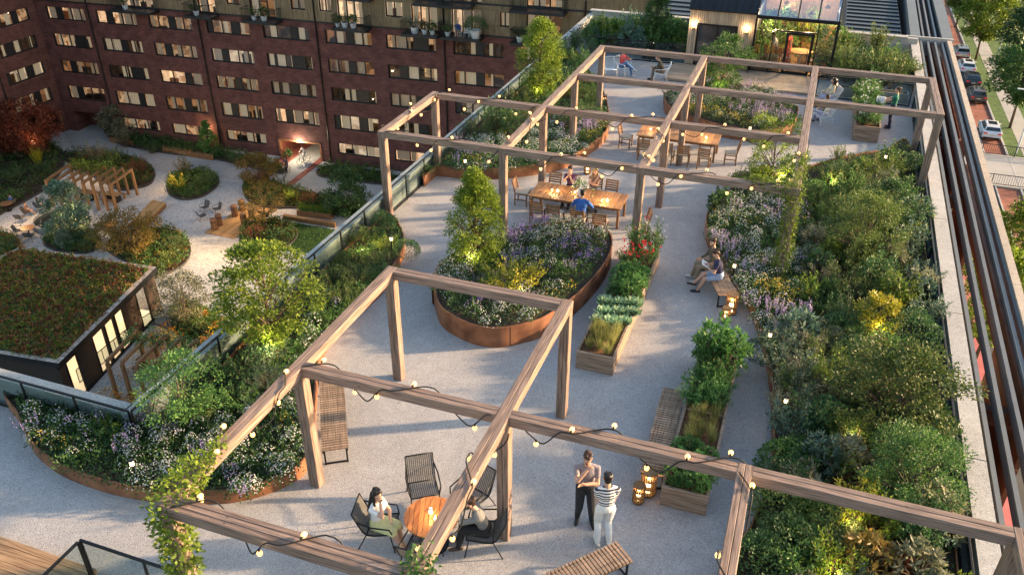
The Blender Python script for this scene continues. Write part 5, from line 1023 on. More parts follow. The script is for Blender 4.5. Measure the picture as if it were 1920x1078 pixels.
island('courtyard bed around the lawn edge',((455,470),(450,440),(470,420),(510,412),(548,425),(558,445),(530,470),(490,480)),['dark','bronze','mid','dark'],5000,.8)
island('courtyard bed of mixed shrubs before the passage',((455,352),(470,340),(520,345),(580,362),(640,372),(700,385),(695,410),(640,405),(560,392),(500,392),(465,378)),['dark','mid','bronze','olive'],9000,.8)
island('foundation bed along the brick facade left of the passage',((195,235),(250,252),(330,270),(420,285),(520,312),(532,326),(500,322),(400,300),(300,287),(215,268)),['dark','mid','dark'],10000,.9)
island('foundation bed along the brick facade right of the passage',((600,318),(640,312),(760,335),(790,350),(720,348),(620,336),(594,328)),['dark','mid','olive'],5000,.8)
island('dark courtyard bed at the left edge below the tables',((-40,440),(10,438),(40,452),(38,470),(10,490),(-40,510)),['dark','mid','orange'],4000,.8)
m=MB(); m.flat(gz((535,415),(632,432),(590,475),(520,470)),ZG+.01); struct(m.build('lawn',pm('lawn_turf',(.035,.06,.015),.95,0,.3,5,.8,60)))
cover('grass','short green courtyard grass beyond the parapet',gz((535,415),(632,432),(590,475),(520,470)),ZG+.01,['mid','dark'],9000,.12,.03,.05,6,'grass')
s=thing('stone_pond','round stone rimmed pond with plants in the courtyard','pond',tuple(G(118,415,ZG))); r=2.45; m=MB(); m.lathe([(r,0),(r,.45),(r-.28,.45),(r-.28,.12)],n=40); m.build('rim',M['conc'],s); m=MB(); m.lathe([(r-.27,.2),(0,.201)],n=40); m.build('water',pm('pond_water',(.02,.03,.025),.05,0,.3,2),s)
# courtyard shrubs and trees
cg='shrubs of the courtyard beds'
for px,k,mt,s,l in (((25,330),'feather','dark',2.0,'dark courtyard shrub left of the timber arches'),((70,300),'grass','yellow',2.2,'golden grass clump below the crimson tree'),((55,285),'spray','grey',2.4,'pale lit shrub below the crimson tree'),((80,320),'spray','dark',1.8,'dark courtyard shrub beside the first timber arch'),((15,370),'feather','mid',1.8,'green courtyard shrub behind the man reading'),((180,290),'feather','grey',2.6,'grey green shrub behind the timber arches'),((215,300),'spray','dark',2.2,'dark leafy shrub behind the timber arches'),((262,318),'feather','red',1.8,'purple leaved shrub at the end of the timber arches'),((150,310),'spray','lime',1.4,'lime climber among the timber arches'),
((335,350),'spray','yellow',1.8,'golden lit courtyard shrub by the facade benches'),((345,318),'spray','grey',2.2,'sparse grey shrub left of the passage'),((385,340),'feather','dark',1.8,'dark courtyard shrub in the rounded bed'),((490,360),'feather','dark',1.6,'dark shrub under the bronze tree'),((545,372),'spray','lime',1.4,'lime tinged courtyard shrub before the cyclists'),((580,378),'feather','red',1.5,'purple shrub behind the raised courtyard bed'),((620,385),'spray','dark',1.6,'dark shrub behind the raised courtyard bed'),((480,440),'feather','red',1.6,'purple brown shrub on the lawn edge'),((520,445),'spray','dark',1.6,'dark shrub on the lawn corner'),((330,460),'feather','dark',2.0,'dark shrub right of the rusty shrub tree'),((320,490),'spray','olive',1.6,'olive shrub at the gravel curve'),((120,460),'spray','blue',1.8,'bluish shrub right beside the round cafe table'),((160,465),'feather','olive',1.5,'olive shrub at the tip of the pond bed'),((375,620),'spray','dark',1.7,'dark shrub under the pale flowering bush'),((15,460),'feather','dark',1.8,'dark shrub at the left picture edge'),((230,265),'spray','grey',2.4,'grey leafy shrub against the ground floor windows'),((285,280),'feather','dark',1.7,'dark shrub behind the facade bench'),((440,300),'feather','dark',1.6,'dark shrub against the facade left of the passage'),((625,325),'feather','dark',1.6,'dark shrub right of the passage'),((660,330),'spray','olive',1.5,'olive shrub along the facade behind the pergola post'),((540,292),'whorl','dark',1.0,'ivy like plant on the left jamb of the passage')):
    p=G(*px,ZG+.3*s); p.z=ZG+.1; shrub(k,mt,p,s,None,l,'shrub',cg)
def ct(name,l,px,h,cr,sh,mt,cl=60,per=60,leaf=.2,wd=.12,th=.15):
    p=G(*px,ZG); return tree(name,l,'tree',p,h,cr,sh,mt,cl,per,leaf,wd,th,.09,'trees of the courtyard')
ct('red_tree','crimson maple in the courtyard corner before the brick wing',(60,290),5.2,3.3,'spread','red',150,70,.26,.14,.2)
ct('leafy_tree','dark leafy tree growing beside the stone pond',(140,450),5.2,1.9,'ovoid','blue',90,70,.22,.12,.12)
ct('leafy_tree','green tree between the raised bed and parapet glass',(655,405),4.2,2.1,'round','dark',90,80,.2,.11,.1)
ct('leafy_tree','dark slim tree against the facade by the long bench',(395,290),3.6,1.2,'cone','mid',60,60,.18,.1,.1)
ct('bronze_tree','bronze orange shrub tree before the passage',(488,352),3.2,1.9,'round','bronze',80,50,.18,.08,.25)
ct('bronze_tree','rusty leaved shrub tree right of the green roof corner',(248,478),3.6,2.6,'round','bronze',95,60,.18,.09,.2)
ct('pale_bush','pale flowering bush tree beside the dark pavilion wall',(355,610),4.0,2.2,'round','grey',80,50,.16,.08,.25)
ct('thin_tree','thin airy tree over the timber play deck',(500,430),4.2,2.0,'round','bronze',60,30,.16,.08,.3)
ct('leafy_tree','bushy grey tree beside the ground floor windows',(225,258),3.4,1.8,'round','grey',70,50,.18,.1,.15)
def cl(px,w,l,c=(1,.62,.28),dz=1.6): uplight(px,ZG,l,w*.22,c,dz)  # unseen garden lights; glow hung above the spikes to spread over the gravel
for px,w_,l in (((75,300),60,'spotlight below the crimson maple'),((150,440),420,'spotlight by the stone pond tree'),((335,352),330,'spotlight in the rounded courtyard bed'),((205,330),420,'spotlight among the timber arches'),((395,280),130,'spotlight under the slim facade tree'),((555,378),300,'spotlight before the cyclists'),((300,500),300,'spotlight at the gravel curve bed'),((390,640),260,'spotlight below the pale flowering bush'),((480,400),420,'unseen spotlight added beside the timber play deck'),((45,420),330,'unseen spotlight added beside the reading man'),((420,470),420,'unseen spotlight added to light the wide courtyard gravel')): cl(px,w_,l,dz=2.2)
uplight((565,300),ZG,'unseen lamp added to brighten the brick passage',110,(1,.85,.6),1.7)  # unseen lamp, added to brighten the passage floor
# timber arches
n1,n2,f1,f2=Vector((-60.11,49.13,0)),Vector((-54.28,50.33,0)),Vector((-60.89,52.58,0)),Vector((-54.94,53.62,0))
M['orangew']=wood('orange_timber',(.27,.14,.06),'Z',.4); M['stump']=wood('stump_timber',(.17,.09,.05),'Z',.4)
s=thing('garden_arbour','row of eight orange timber arches over picnic tables in the courtyard','arbour')
for i in range(8):
    a,b=n1.lerp(n2,i/7),f1.lerp(f2,i/7); u=Vector((0,0,1)); m=MB(); m.bar(a+u*ZG,a-u*17.61,.2,.2,.01,0,(0,1,0)); m.bar(b+u*ZG,b-u*17.61,.2,.2,.01,0,(0,1,0)); m.bar(a-u*17.5-(b-a).normalized()*.1,b-u*17.5+(b-a).normalized()*.1,.2,.2,.01); m.build('arch',M['orangew'],s)
vine('climber','lime green climber over the courtyard timber arches',[(tuple(f1.lerp(f2,.1)+Vector((0,-.5,-17.3))),tuple(f1.lerp(f2,.7)+Vector((0,-.9,-17.3))),.6,.6,700)],0,0,.2)
def picnic(l,c):
    t=thing('picnic_table',l,'table',(c[0],c[1],ZG),BRZ); m=MB(); [m.bx((-.8,-.36+i*.15,.7),(.8,-.23+i*.15,.75)) for i in range(5)]; m.build('tabletop',M['orangew'],t)
    for y in (-.75,.75): m=MB(); m.bx((-.8,y-.14,.42),(.8,y+.14,.46)); m.bx((-.6,y-.05,0),(-.5,y+.05,.415)); m.bx((.5,y-.05,0),(.6,y+.05,.415)); m.build('bench',M['orangew'],t)
    for x in (-.5,.5): m=MB(); m.bx((x-.05,-.3,0),(x+.05,.3,.695)); m.build('leg',M['dark'],t)
c=(n1+f2)/2; picnic('picnic table under the left half of the timber arches',(-58.4,51.4)); picnic('picnic table under the right half of the timber arches',(-56.0,51.9))
def slab(name,l,px,h,mat,cat='platform',n=6):
    P=gz(*px); t=thing(name,l,cat,(0,0,ZG)); m=MB(); a,b,c,d=[Vector((*p,0)) for p in P]
    for i in range(n):
        u,v=(i+.02)/n,(i+.98)/n; q=[a.lerp(b,u),a.lerp(b,v),d.lerp(c,v),d.lerp(c,u)]
        m.prism([(p.x,p.y) for p in q],h-.06,h)
    m.build('boards',mat,t); m=MB(); ctr=(a+b+c+d)/4; m.prism([tuple((p.lerp(ctr,.03))[:2]) for p in (a,b,c,d)],0,h-.065); m.build('base',M['teak'],t); return t
slab('timber_platform','long honey coloured timber lounging platform on the courtyard gravel',((245,427),(277,424),(313,388),(287,383)),.42,M['decky'])
slab('timber_deck','flat square timber play deck in the courtyard',((384,437),(440,448),(522,392),(470,377)),.08,M['decky'],'deck',9)
for i,px in enumerate(((403,430),(412,422),(441,405),(455,395),(458,420),(473,410))):
    p=G(*px,ZG+.08); s=thing('timber_stump','upright round timber stump on the play deck, %s'%('nearest the gravel','second from the near corner','third along the left side','farthest along the left side','alone in the middle','nearest the thin tree')[i],'stump',tuple(p)); m=MB(); m.lathe([(.27,0),(.27,.95),(.25,.99),(0,1.0)],n=14); m.build('log',M['stump'],s); m=MB(); m.lathe([(.281,.70),(.281,.76),(.271,.77)],n=14); m.build('band',M['dark'],s)
slab('raised_bed','timber raised courtyard planter full of greens',((556,405),(622,413),(628,402),(564,394)),.5,M['orangew'],'planter',1)
cover('vegetable_planting','green vegetables in the raised courtyard planter',gz((557,404),(621,412),(627,402),(565,395)),ZG+.5,['mid','lime'],1500,.2,.08,.3,8)
slab('timber_edge','low timber retaining bench along the lawn',((529,412),(630,428),(632,424),(531,408)),.4,M['orangew'],'bench',1)
for i,(pts,l) in enumerate(((((206,267),(252,276),(253,272),(207,263)),'timber slab bench at the left end of the facade bed'),(((304,286),(402,302),(403,296),(306,280)),'long timber bench in the middle of the facade bed'),(((443,312),(462,316),(463,312),(444,308)),'short timber bench left of the bronze tree'))): slab('garden_bench',l,pts,.45,M['orangew'],'bench',2)
# courtyard chairs and cafe tables
CC=[((40,416),20,'black courtyard chair nearest the stone pond, empty'),((54,405),-60,'black courtyard chair of the woman with crossed legs'),((77,395),-50,'black courtyard chair of the woman in a teal dress'),((24,388),100,'black courtyard chair of the reading man'),((385,396),170,'dark empty chair farthest back on the wide gravel'),((408,399),150,'dark empty chair nearest the timber stumps'),((380,412),-30,'dark empty chair closest to the viewer on the wide gravel'),((38,440),-60,'sling chair left of the round courtyard table'),((58,450),20,'sling chair in front of the round courtyard table'),((72,432),150,'sling chair behind the round courtyard table'),((190,432),80,'grey chair by the second cafe table near the rusty tree'),((203,425),180,'grey chair behind the second cafe table')]
for px,a,l in CC:
    p=G(*px,ZG); o=dup(LCH,tuple(p),R_(a),l); o['group']='black chairs of the courtyard'
def cafe(l,px,mt):
    t=thing('cafe_table',l,'table',tuple(G(*px,ZG))); m=MB(); m.lathe([(.55,.69),(.55,.73),(0,.731)],n=24); m.lathe([(.55,.69),(0,.688)],n=24); m.build('tabletop',mt,t); m=MB(); m.tube([(0,0,0),(0,0,.69)],.05,8); m.lathe([(.3,0),(.3,.03),(.05,.04)],n=16); m.build('pedestal',M['black'],t)
cafe('round orange cafe table in the courtyard beside the pond',(56,442),M['teakR']); cafe('cafe table half hidden by the rusty shrub tree',(212,434),M['teakR']); cafe('small cafe table by the reading man',(16,395),M['teak'])
# green roof pavilion
zr=-16.5; Rf,Rb,Lb,Lf=Vector((-37.41,27.8,0)),Vector((-39.68,38.89,0)),Vector((-50.8,38.0,0)),Vector((-52.5,26.2,0))
gb=thing('garden_pavilion','dark timber courtyard pavilion under a red and green sedum roof','building'); poly=[tuple(p[:2]) for p in (Rf,Rb,Lb,Lf)]
m=MB(); m.prism([tuple(p.lerp((Rf+Rb+Lb+Lf)/4,.004)[:2]) for p in (Rf,Rb,Lb,Lf)],zr-.35,zr-.02); m.build('roof',M['black'],gb)
m=MB(); I=offset(poly,.06); I2=offset(poly,.55); m.add([(*p,zr) for p in I]+[(*p,zr) for p in I2],[(i,(i+1)%4,4+(i+1)%4,4+i) for i in range(4)]); m.build('pebble_border',speckle('roof_pebbles',(.4,.33,.27),(.15,.12,.1),(.6,.52,.46),7,1),gb)
m=MB(); m.flat(I2,zr+.01); m.build('sedum_soil',pm('sedum_moss',(.05,.06,.018),.95,0,.4,3,.6,30),gb)
cover('sedum_planting','red and green sedum carpet on the courtyard pavilion roof',offset(poly,.5),zr+.01,['sedum','lime','olive','red','sedum','rustleaf','sedum'],30000,.17,.1,.22,7,'sedum')
m=MB(); d=(Rb-Rf); L_=d.length; d.normalize(); nr=Vector((d.y,-d.x,0)); W_=lambda t,o=0: Rf+d*(t*L_)-nr*(.35-o)
M['darkclad']=wood('dark_cladding',(.032,.02,.014),'Z',.4)
cu=MB(); q=[Rf-nr*.4+d*.1,Rb-nr*.4-d*.1,Lb-d*.3+nr*.3,Lf+d*.3+nr*.3]; 
WINS=[(.07,.17),(.31,.42),(.43,.52),(.53,.62),(.76,.87)]
def wallseg(a,b,z0,z1,mat,name,o=0):
    m=MB(); p,q=W_(a,o),W_(b,o); m.bar(p+Vector((0,0,(z0+z1)/2)),q+Vector((0,0,(z0+z1)/2)),.12,z1-z0,.004); m.build(name,mat,gb)
e=[0.02]+[x for w_ in WINS for x in w_]+[.985]
for a,b in zip(e[::2],e[1::2]):
    if b-a>.02: wallseg(a,b,ZG,zr-.36,M['darkclad'],'cladding')
    else: wallseg(a,b,ZG,zr-.36,M['black'],'mullion')
wallseg(.01,.99,zr-.62,zr-.355,M['black'],'fascia',.05); wallseg(.01,.99,ZG,ZG+.16,M['black'],'sill',.04)
for a,b in WINS:
    wallseg(a,a+.008,ZG+.16,zr-.62,M['black'],'window_frame',.03); wallseg(b-.008,b,ZG+.16,zr-.62,M['black'],'window_frame',.03)
IN=emit('pavilion_interior',(1,.80,.52),.42,(.85,.62,.38),.5)  # inner wall and floor glow themselves in place of indoor lamps
for a,b in WINS:
    wallseg(a+.003,b-.003,ZG+.1,zr-.64,M['wglass'],'window_glass',-.02)
m=MB(); p,q=W_(.06,-2.2),W_(.97,-2.2); m.add([tuple(p+Vector((0,0,ZG))),tuple(q+Vector((0,0,ZG))),tuple(q+Vector((0,0,zr-.4))),tuple(p+Vector((0,0,zr-.4)))],[(0,1,2,3)]); p2,q2=W_(.06,-.1),W_(.97,-.1); m.add([tuple(p+Vector((0,0,ZG+.02))),tuple(q+Vector((0,0,ZG+.02))),tuple(q2+Vector((0,0,ZG+.02))),tuple(p2+Vector((0,0,ZG+.02)))],[(0,1,2,3)]); m.build('glowing_interior',IN,gb)
m=MB(); m.bar(Rf-nr*.3+d*.35+Vector((0,0,-18.45)),Lf+d*.35+Vector((0,0,-18.45)),.12,3.1,.004); m.build('front_wall',M['darkclad'],gb)
# dark trellis and rust garden between pavilion and terrace
s=thing('trellis','dark timber trellis frames with greenery beside the sedum roofed pavilion','trellis')
na,nb,fa,fb=Vector((-35.87,29.65,0)),Vector((-33.08,30.17,0)),Vector((-36.48,32.9,0)),Vector((-33.3,33.2,0)); VN=[]
for i in range(6):
    a,b=na+(nb-na)*(i/3),fa+(fb-fa)*(i/3)+Vector((0,1.2*0,0)); u=Vector((0,0,1)); m=MB(); m.bar(a+u*ZG,a-u*17.31,.2,.2,.01,0,(0,1,0)); m.bar(a-u*17.2,b-u*17.2,.16,.22,.01); m.bar(b+u*ZG,b-u*17.31,.2,.2,.01,0,(0,1,0)); m.build('frame',M['teak'],s)
    VN.append((tuple(b-u*17.1),tuple(a.lerp(b,.55)-u*17.1),.42,.2,150)); VN.append((tuple(b-u*17.2),tuple(b-u*18.6),.4,.3,90))
for i in range(6): vine('climber','dark green climber on the far end of a dark trellis frame',VN[2*i:2*i+2],0,0,.17,'mid')['group']='climbers on the dark trellis'
RG=[(-36.9,28),(-37.4,33),(-38.2,38.6),(-34.5,39),(-32.6,35),(-33,28)]
carpet('rust_flower_planting','rust orange flowers under the dark trellis frames',RG,ZG,{'rust':5,'gold':2,'none':2},2.2,2.2,'dark',.3,('mid','olive'),fill=60,bs=3.2)
b1,b2=G(150,718,ZG),G(262,625,ZG); o=balustrade('low black railing running along the sedum roofed pavilion',tuple(b1),tuple(b2),1.0,1.2); b3=G(290,608,ZG); b4=G(400,645,ZG); balustrade('low black railing curving past the rust orange flowers',tuple(b2),tuple(b3),1.0,1.2); balustrade('low black railing behind the trellis toward the pale bush',tuple(b3),tuple(b4),1.0,1.2)
p=G(285,690,ZG); picnic('timber picnic table under the dark trellis',(p.x,p.y))
# ---------------------------------------------------------------- street side
m=MB(); m.flat([(18.4,60),(20.5,60),(20.5,260),(18.4,260)],ZG+.0); struct(m.build('parking_lane_road',brickmat('brick_paving',(.30,.115,.075),(.24,.09,.06),(.16,.1,.08),1,.5,.2,.85,'Object',True)))
m=MB(); m.flat([(20.5,60),(22,60),(22,260),(20.5,260)],ZG+.05); m.flat([(23.7,60),(90,60),(90,300),(23.7,300)],ZG+.05); m.flat([(22,91.2),(23.7,91.2),(23.7,91.3),(22,91.3)],ZG+.05); struct(m.build('lawn_ground',pm('verge_grass',(.06,.115,.022),.95,0,.4,1.2,.8,30)))
m=MB(); m.flat([(22,91.3),(23.7,91.3),(23.7,260),(22,260)],ZG+.06); struct(m.build('pavement_path',M['cpave']))
m=MB(); m.bx((20.42,60,ZG),(20.6,260,ZG+.13)); m.bx((18.3,60,ZG),(18.44,260,ZG+.1)); struct(m.build('kerb',M['conc']))
m=MB(); m.flat([(13.1,10),(14.3,10),(14.3,70),(13.1,70)],ZG+.01); struct(m.build('cycle_path',pm('red_cycle_path',(.42,.12,.12),.9,0,.15,1)))
m=MB(); m.bx((9,82.5,ZG),(60,91,ZG+.12)); struct(m.build('crossing_pavement',M['cpave']))
for y,l in ((82.7,'dark railing along the near side of the pale crossing'),(90.8,'dark railing along the far side of the pale crossing')):
    t=thing('railing',l,'railing',(12,y,ZG+.12)); m=MB(); m.bar((0,0,1.05),(30,0,1.05),.06,.06,.004); m.bar((0,0,.12),(30,0,.12),.05,.05,.004)
    for i in range(150): m.bar((i*.2,0,.12),(i*.2,0,1.03),.025,.025,.002,0,(0,1,0))
    m.build('rail',M['dark'],t)
    for i in range(11): m=MB(); m.bar((i*3,.0,0),(i*3,.0,1.1),.07,.07,.004,0,(0,1,0)); m.build('post',M['dark'],t)
for (x,y),h,cr,mt,l in (((20.2,146),8.5,3.4,'olive','street tree farthest away at the top right corner'),((21.2,127.5),9,3.7,'lime','street tree behind the parked cars in the upper right'),((21.8,100),9.2,3.9,'mid','dark green street tree at the right edge above the crossing'),((25.5,118),9.5,4.2,'dark','big dark tree at the right picture edge'),((26.5,140),10,4.5,'lime','yellowing tree at the top right edge'),((33,165),11,5.5,'mid','distant tree beyond the upper right path')):
    tree('street_tree',l,'tree',(x,y,ZG),h,cr,'round',mt,120,75,.36,.2,.35,.16,'street trees',.2)
tree('street_tree','yellow green tree beside the facade seen between the steel fins','tree',(13.2,50.5,ZG),8.6,2.6,'round','lime',90,80,.26,.15,.3,.14,'street trees')
tree('street_tree','lime coloured tree at the right edge just beyond the outer coping','tree',(15.6,58,ZG),9.0,2.6,'round','lime',100,80,.26,.15,.3,.14,'street trees')
for (x,y),h,l in (((20.6,140),6.2,'white street lamp among the farthest street trees'),((24.3,131),6.2,'white street lamp beside the path in the upper right'),((21.4,92.2),6.5,'white street lamp post at the right edge by the crossing')):
    t=thing('street_lamp',l,'street lamp',(x,y,ZG),0,'street lamps'); m=MB(); m.tube([(0,0,0),(0,0,h*.5),(0,0,h)],[.09,.075,.06],8); m.tube([(0,0,h-.1),(-.5,0,h+.02),(-1.2,0,h+.05)],.05,7); m.build('pole',M['white'],t); m=MB(); m.box((-1.4,0,h+.05),(.6,.2,.09)); m.build('lamp_head',M['white'],t)
M['tyre']=pm('tyre_rubber',(.02,.02,.02),.8); M['rim']=pm('alloy_rim',(.45,.45,.46),.3,.8); M['carglass']=pm('tinted_car_glass',(.02,.025,.03),.06,0,.1,1,spec=.9); M['tail']=emit('tail_lamp',(.5,.03,.02),.12); M['plate']=pm('blank_plate',(.6,.58,.4),.5)
def car(label,loc,paint):
    t=thing('parked_car',label,'car',loc,random.uniform(-.02,.02),'cars parked along the kerb'); W=.9
    prof=[(-2.12,.30),(-2.22,.48),(-2.2,.80),(-2.08,1.0),(.95,.98),(1.85,.86),(2.15,.66),(2.2,.42),(2.1,.26)]
    cab=[(-2.02,1.0),(-1.72,1.42),(-1.2,1.52),(.0,1.52),(.4,1.44),(1.12,.98)]
    m=MB(); n=len(prof); secs=[(-W,.93),(-W+.07,1),(W-.07,1),(W,.93)]
    vs=[(x,y*(.985 if s<1 else 1),.62+(z-.62)*s) for x,s in secs for y,z in prof]; m.add(vs,[tuple(range(n)),tuple(range(4*n-1,3*n-1,-1))]+[(i*n+k,(i+1)*n+k,(i+1)*n+(k+1)%n,i*n+(k+1)%n) for i in range(3) for k in range(n)])
    k=len(cab); sec=[(-1,),(1,)]; vs=[(s*(W-.06-.24*(z-1)/.52),y,z) for s in (-1,1) for y,z in cab]; m.add(vs,[tuple(range(k)),tuple(range(2*k-1,k-1,-1))]+[(i,k+i,k+i+1,i+1) for i in range(k-1)])
    m.build('body',paint,t)
    def q(name,pts,mt): m=MB(); m.add(pts,[tuple(range(len(pts)))]); return m.build(name,mt,t)
    X=lambda z:W-.06-.24*(z-1)/.52
    q('rear_window',[(-X(1.06)+.08,-1.985,1.06),(X(1.06)-.08,-1.985,1.06),(X(1.38)-.07,-1.757,1.38),(-X(1.38)+.07,-1.757,1.38)],M['carglass']); q('windscreen',[(X(1.02)-.06,1.065,1.03),(-X(1.02)+.06,1.065,1.03),(-X(1.4)+.06,.475,1.41),(X(1.4)-.06,.475,1.41)],M['carglass'])
    q('sunroof',[(-.42,-1.15,1.526),(.42,-1.15,1.526),(.42,-.1,1.526),(-.42,-.1,1.526)],M['carglass'])
    for s in (-1,1):
        q('side_window',[(s*(X(1.04)+.008),-1.72,1.04),(s*(X(1.04)+.008),.85,1.04),(s*(X(1.4)+.008),.3,1.4),(s*(X(1.43)+.008),-1.5,1.43)],M['carglass'])
        m=MB(); m.box((s*.68,-2.19,.84),(.36,.06,.14)); m.build('tail_light',M['tail'],t); m=MB(); m.box((s*.62,2.12,.66),(.4,.1,.12)); m.build('headlight',M['rim'],t); m=MB(); m.box((s*.98,.72,1.04),(.18,.1,.13)); m.build('mirror',paint,t)
        for y in (-1.38,1.36): m=MB(); m.tube([(s*.72,y,.32),(s*.91,y,.32)],.32,18); o=m.build('wheel',M['tyre'],t); m=MB(); m.tube([(s*.90,y,.32),(s*.92,y,.32)],.19,12); m.build('rim',M['rim'],o)
    m=MB(); m.box((0,-2.225,.70),(.46,.02,.11)); m.build('number_plate',M['plate'],t); m=MB(); m.box((0,-2.19,.36),(1.5,.08,.16)); m.build('bumper',M['dark'],t); return t
wp=pm('white_paint',(.72,.72,.73),.25,0,.03,2,spec=.6); dp=pm('graphite_paint',(.05,.052,.06),.25,.3,.05,2,spec=.6); sp_=pm('silver_paint',(.38,.39,.41),.28,.5,.05,2); bp_=pm('brown_grey_paint',(.16,.13,.12),.28,.4,.05,2)
for y,p_,l in ((97.2,wp,'white hatchback parked alone nearest the crossing'),(109.6,bp_,'brownish grey car second from the crossing'),(115.9,dp,'dark graphite car between the brown grey and a white car'),(121.6,wp,'white car parked directly behind the dark graphite car'),(129.0,sp_,'silver car farthest along the kerb')): car(l,(19.38,y,ZG+.004),p_)
# ---------------------------------------------------------------- people
SKIN=pm('skin',(.50,.29,.20),.55,0,.08,8); SKIN2=pm('tanned_skin',(.42,.23,.15),.55,0,.08,8)
def cloth(n,c,rough=.85): return pm(n+'_cloth',c,rough,0,.12,9,.25,90)
def stripes():
    m,t,b=newmat('striped_cloth'); N=t.nodes; L=t.links; tc=N.new('ShaderNodeTexCoord'); sx=N.new('ShaderNodeSeparateXYZ'); L.new(tc.outputs['Object'],sx.inputs[0]); mm=N.new('ShaderNodeMath'); mm.operation='MULTIPLY'; mm.inputs[1].default_value=1/.058; L.new(sx.outputs[2],mm.inputs[0]); fr=N.new('ShaderNodeMath'); fr.operation='FRACT'; L.new(mm.outputs[0],fr.inputs[0]); gt=N.new('ShaderNodeMath'); gt.operation='GREATER_THAN'; gt.inputs[1].default_value=.5; L.new(fr.outputs[0],gt.inputs[0])
    mx=N.new('ShaderNodeMix'); mx.data_type='RGBA'; mx.inputs[6].default_value=(.025,.03,.05,1); mx.inputs[7].default_value=(.75,.74,.72,1); L.new(gt.outputs[0],mx.inputs[0]); L.new(mx.outputs[2],b.inputs['Base Color']); b.inputs['Roughness'].default_value=.9; return m
HAIR={'brown':pm('brown_hair',(.045,.022,.012),.5,0,.4,25),'black':pm('black_hair',(.012,.009,.008),.42,0,.4,25),'blond':pm('blond_hair',(.40,.26,.10),.5,0,.3,25),'grey':pm('grey_hair',(.4,.39,.37),.6,0,.2,25)}
EYE=pm('dark_eye',(.02,.015,.012),.3); LIP=pm('lips',(.38,.14,.12),.5)
V=lambda *a: Vector(a)
def capsule(mb,a,b,ra,rb,n=10):
    a,b=Vector(a),Vector(b); d=(b-a); L_=d.length; d=d/L_ if L_>1e-6 else V(0,0,1); pts=[];rs=[]
    for i in range(4): th=PI/2*(1-i/3); pts.append(a-d*ra*math.sin(th)); rs.append(max(.0008,ra*math.cos(th)))
    for i in range(4): th=PI/2*i/3; pts.append(b+d*rb*math.sin(th)); rs.append(max(.0008,rb*math.cos(th)))
    mb.tube(pts,rs,n)
def ik(s,t_,l1,l2,hint):
    s,t_=Vector(s),Vector(t_); d=t_-s; D=min(d.length,(l1+l2)*.998); d.normalize(); a=(l1*l1-l2*l2+D*D)/(2*D); h=math.sqrt(max(1e-6,l1*l1-a*a)); hh=Vector(hint); hh=(hh-d*hh.dot(d)).normalized(); return s+d*a+hh*h, s+d*D
class Body:
    def __init__(s): s.pr=[]; s.paint=[]
    def cap(s,a,b,ra,rb,tg,n=10): s.pr.append(('c',Vector(a),Vector(b),ra,rb,tg,n))
    def ell(s,c,r,tg,R=None): s.pr.append(('e',Vector(c),r,R or Matrix.Identity(3),tg))
    def mesh(s,name,mats,vox):
        mb=MB()
        for p in s.pr:
            if p[0]=='c': capsule(mb,p[1],p[2],p[3],p[4],p[6])
            else:
                o=len(mb.v); mb.sph((0,0,0),p[2],14,10); mb.v[o:]=[tuple(p[3]@Vector(v)+p[1]) for v in mb.v[o:]]
        me=mb.mesh('tmp',[]); ob=bpy.data.objects.new('tmp',me); COL.objects.link(ob)
        r=ob.modifiers.new('r','REMESH'); r.mode='VOXEL'; r.voxel_size=vox; q=ob.modifiers.new('s','SMOOTH'); q.factor=.5; q.iterations=3 if vox>.008 else 2
        dg=bpy.context.evaluated_depsgraph_get(); dg.update(); out=bpy.data.meshes.new_from_object(ob.evaluated_get(dg)); bpy.data.objects.remove(ob); bpy.data.meshes.remove(me); out.name=name
        n=len(out.polygons); C=np.zeros(n*3); out.polygons.foreach_get('center',C); C=C.reshape(-1,3); best=np.full(n,1e9); tg=np.zeros(n,int)
        for p in s.pr+s.paint:
            if p[0]=='c':
                a,b=np.array(p[1]),np.array(p[2]); ab=b-a; t_=np.clip(((C-a)@ab)/max(1e-9,ab@ab),0,1); d=np.linalg.norm(C-a-t_[:,None]*ab,axis=1)-(p[3]+(p[4]-p[3])*t_); k=p[5]
            else:
                Rm=np.array(p[3]); l=(C-np.array(p[1]))@Rm; rr=np.array(p[2]); d=(np.linalg.norm(l/rr,axis=1)-1)*min(p[2]); k=p[4]
            w=d<best; best[w]=d[w]; tg[w]=k
        out.materials.clear()
        for m_ in mats: out.materials.append(m_)
        out.polygons.foreach_set('material_index',tg.astype(np.int32)); out.polygons.foreach_set('use_smooth',[True]*n); out.update(); return out
def hand(B,w,d,side,curl,nrm):
    """palm, four bent fingers of unequal length and a thumb leaving the side of the palm"""
    d=Vector(d).normalized(); sd=Vector(side); sd=(sd-d*sd.dot(d)).normalized(); nn=d.cross(sd)*nrm
    for i in range(4): o=sd*(.030-.020*i); B.cap(w+o*.6+d*.015,w+o+d*.085,.013,.012,0,8)
    for i,l in enumerate((.068,.078,.072,.056)):
        o=w+sd*(.031-.0205*i)+d*.088; k=(d*math.cos(curl)+nn*math.sin(curl)); k2=(d*math.cos(curl*2)+nn*math.sin(curl*2)); B.cap(o,o+k*l*.52,.0098,.009,0,7); B.cap(o+k*l*.52,o+k*l*.52+k2*l*.48,.009,.0078,0,7)
    o=w+sd*.03+d*.025; k=(sd*.75+d*.75+nn*.25).normalized(); B.cap(o,o+k*.04,.012,.0105,0,7); B.cap(o+k*.04,o+k*.04+(d*.85+sd*.25+nn*.35).normalized()*.032,.0105,.009,0,7)
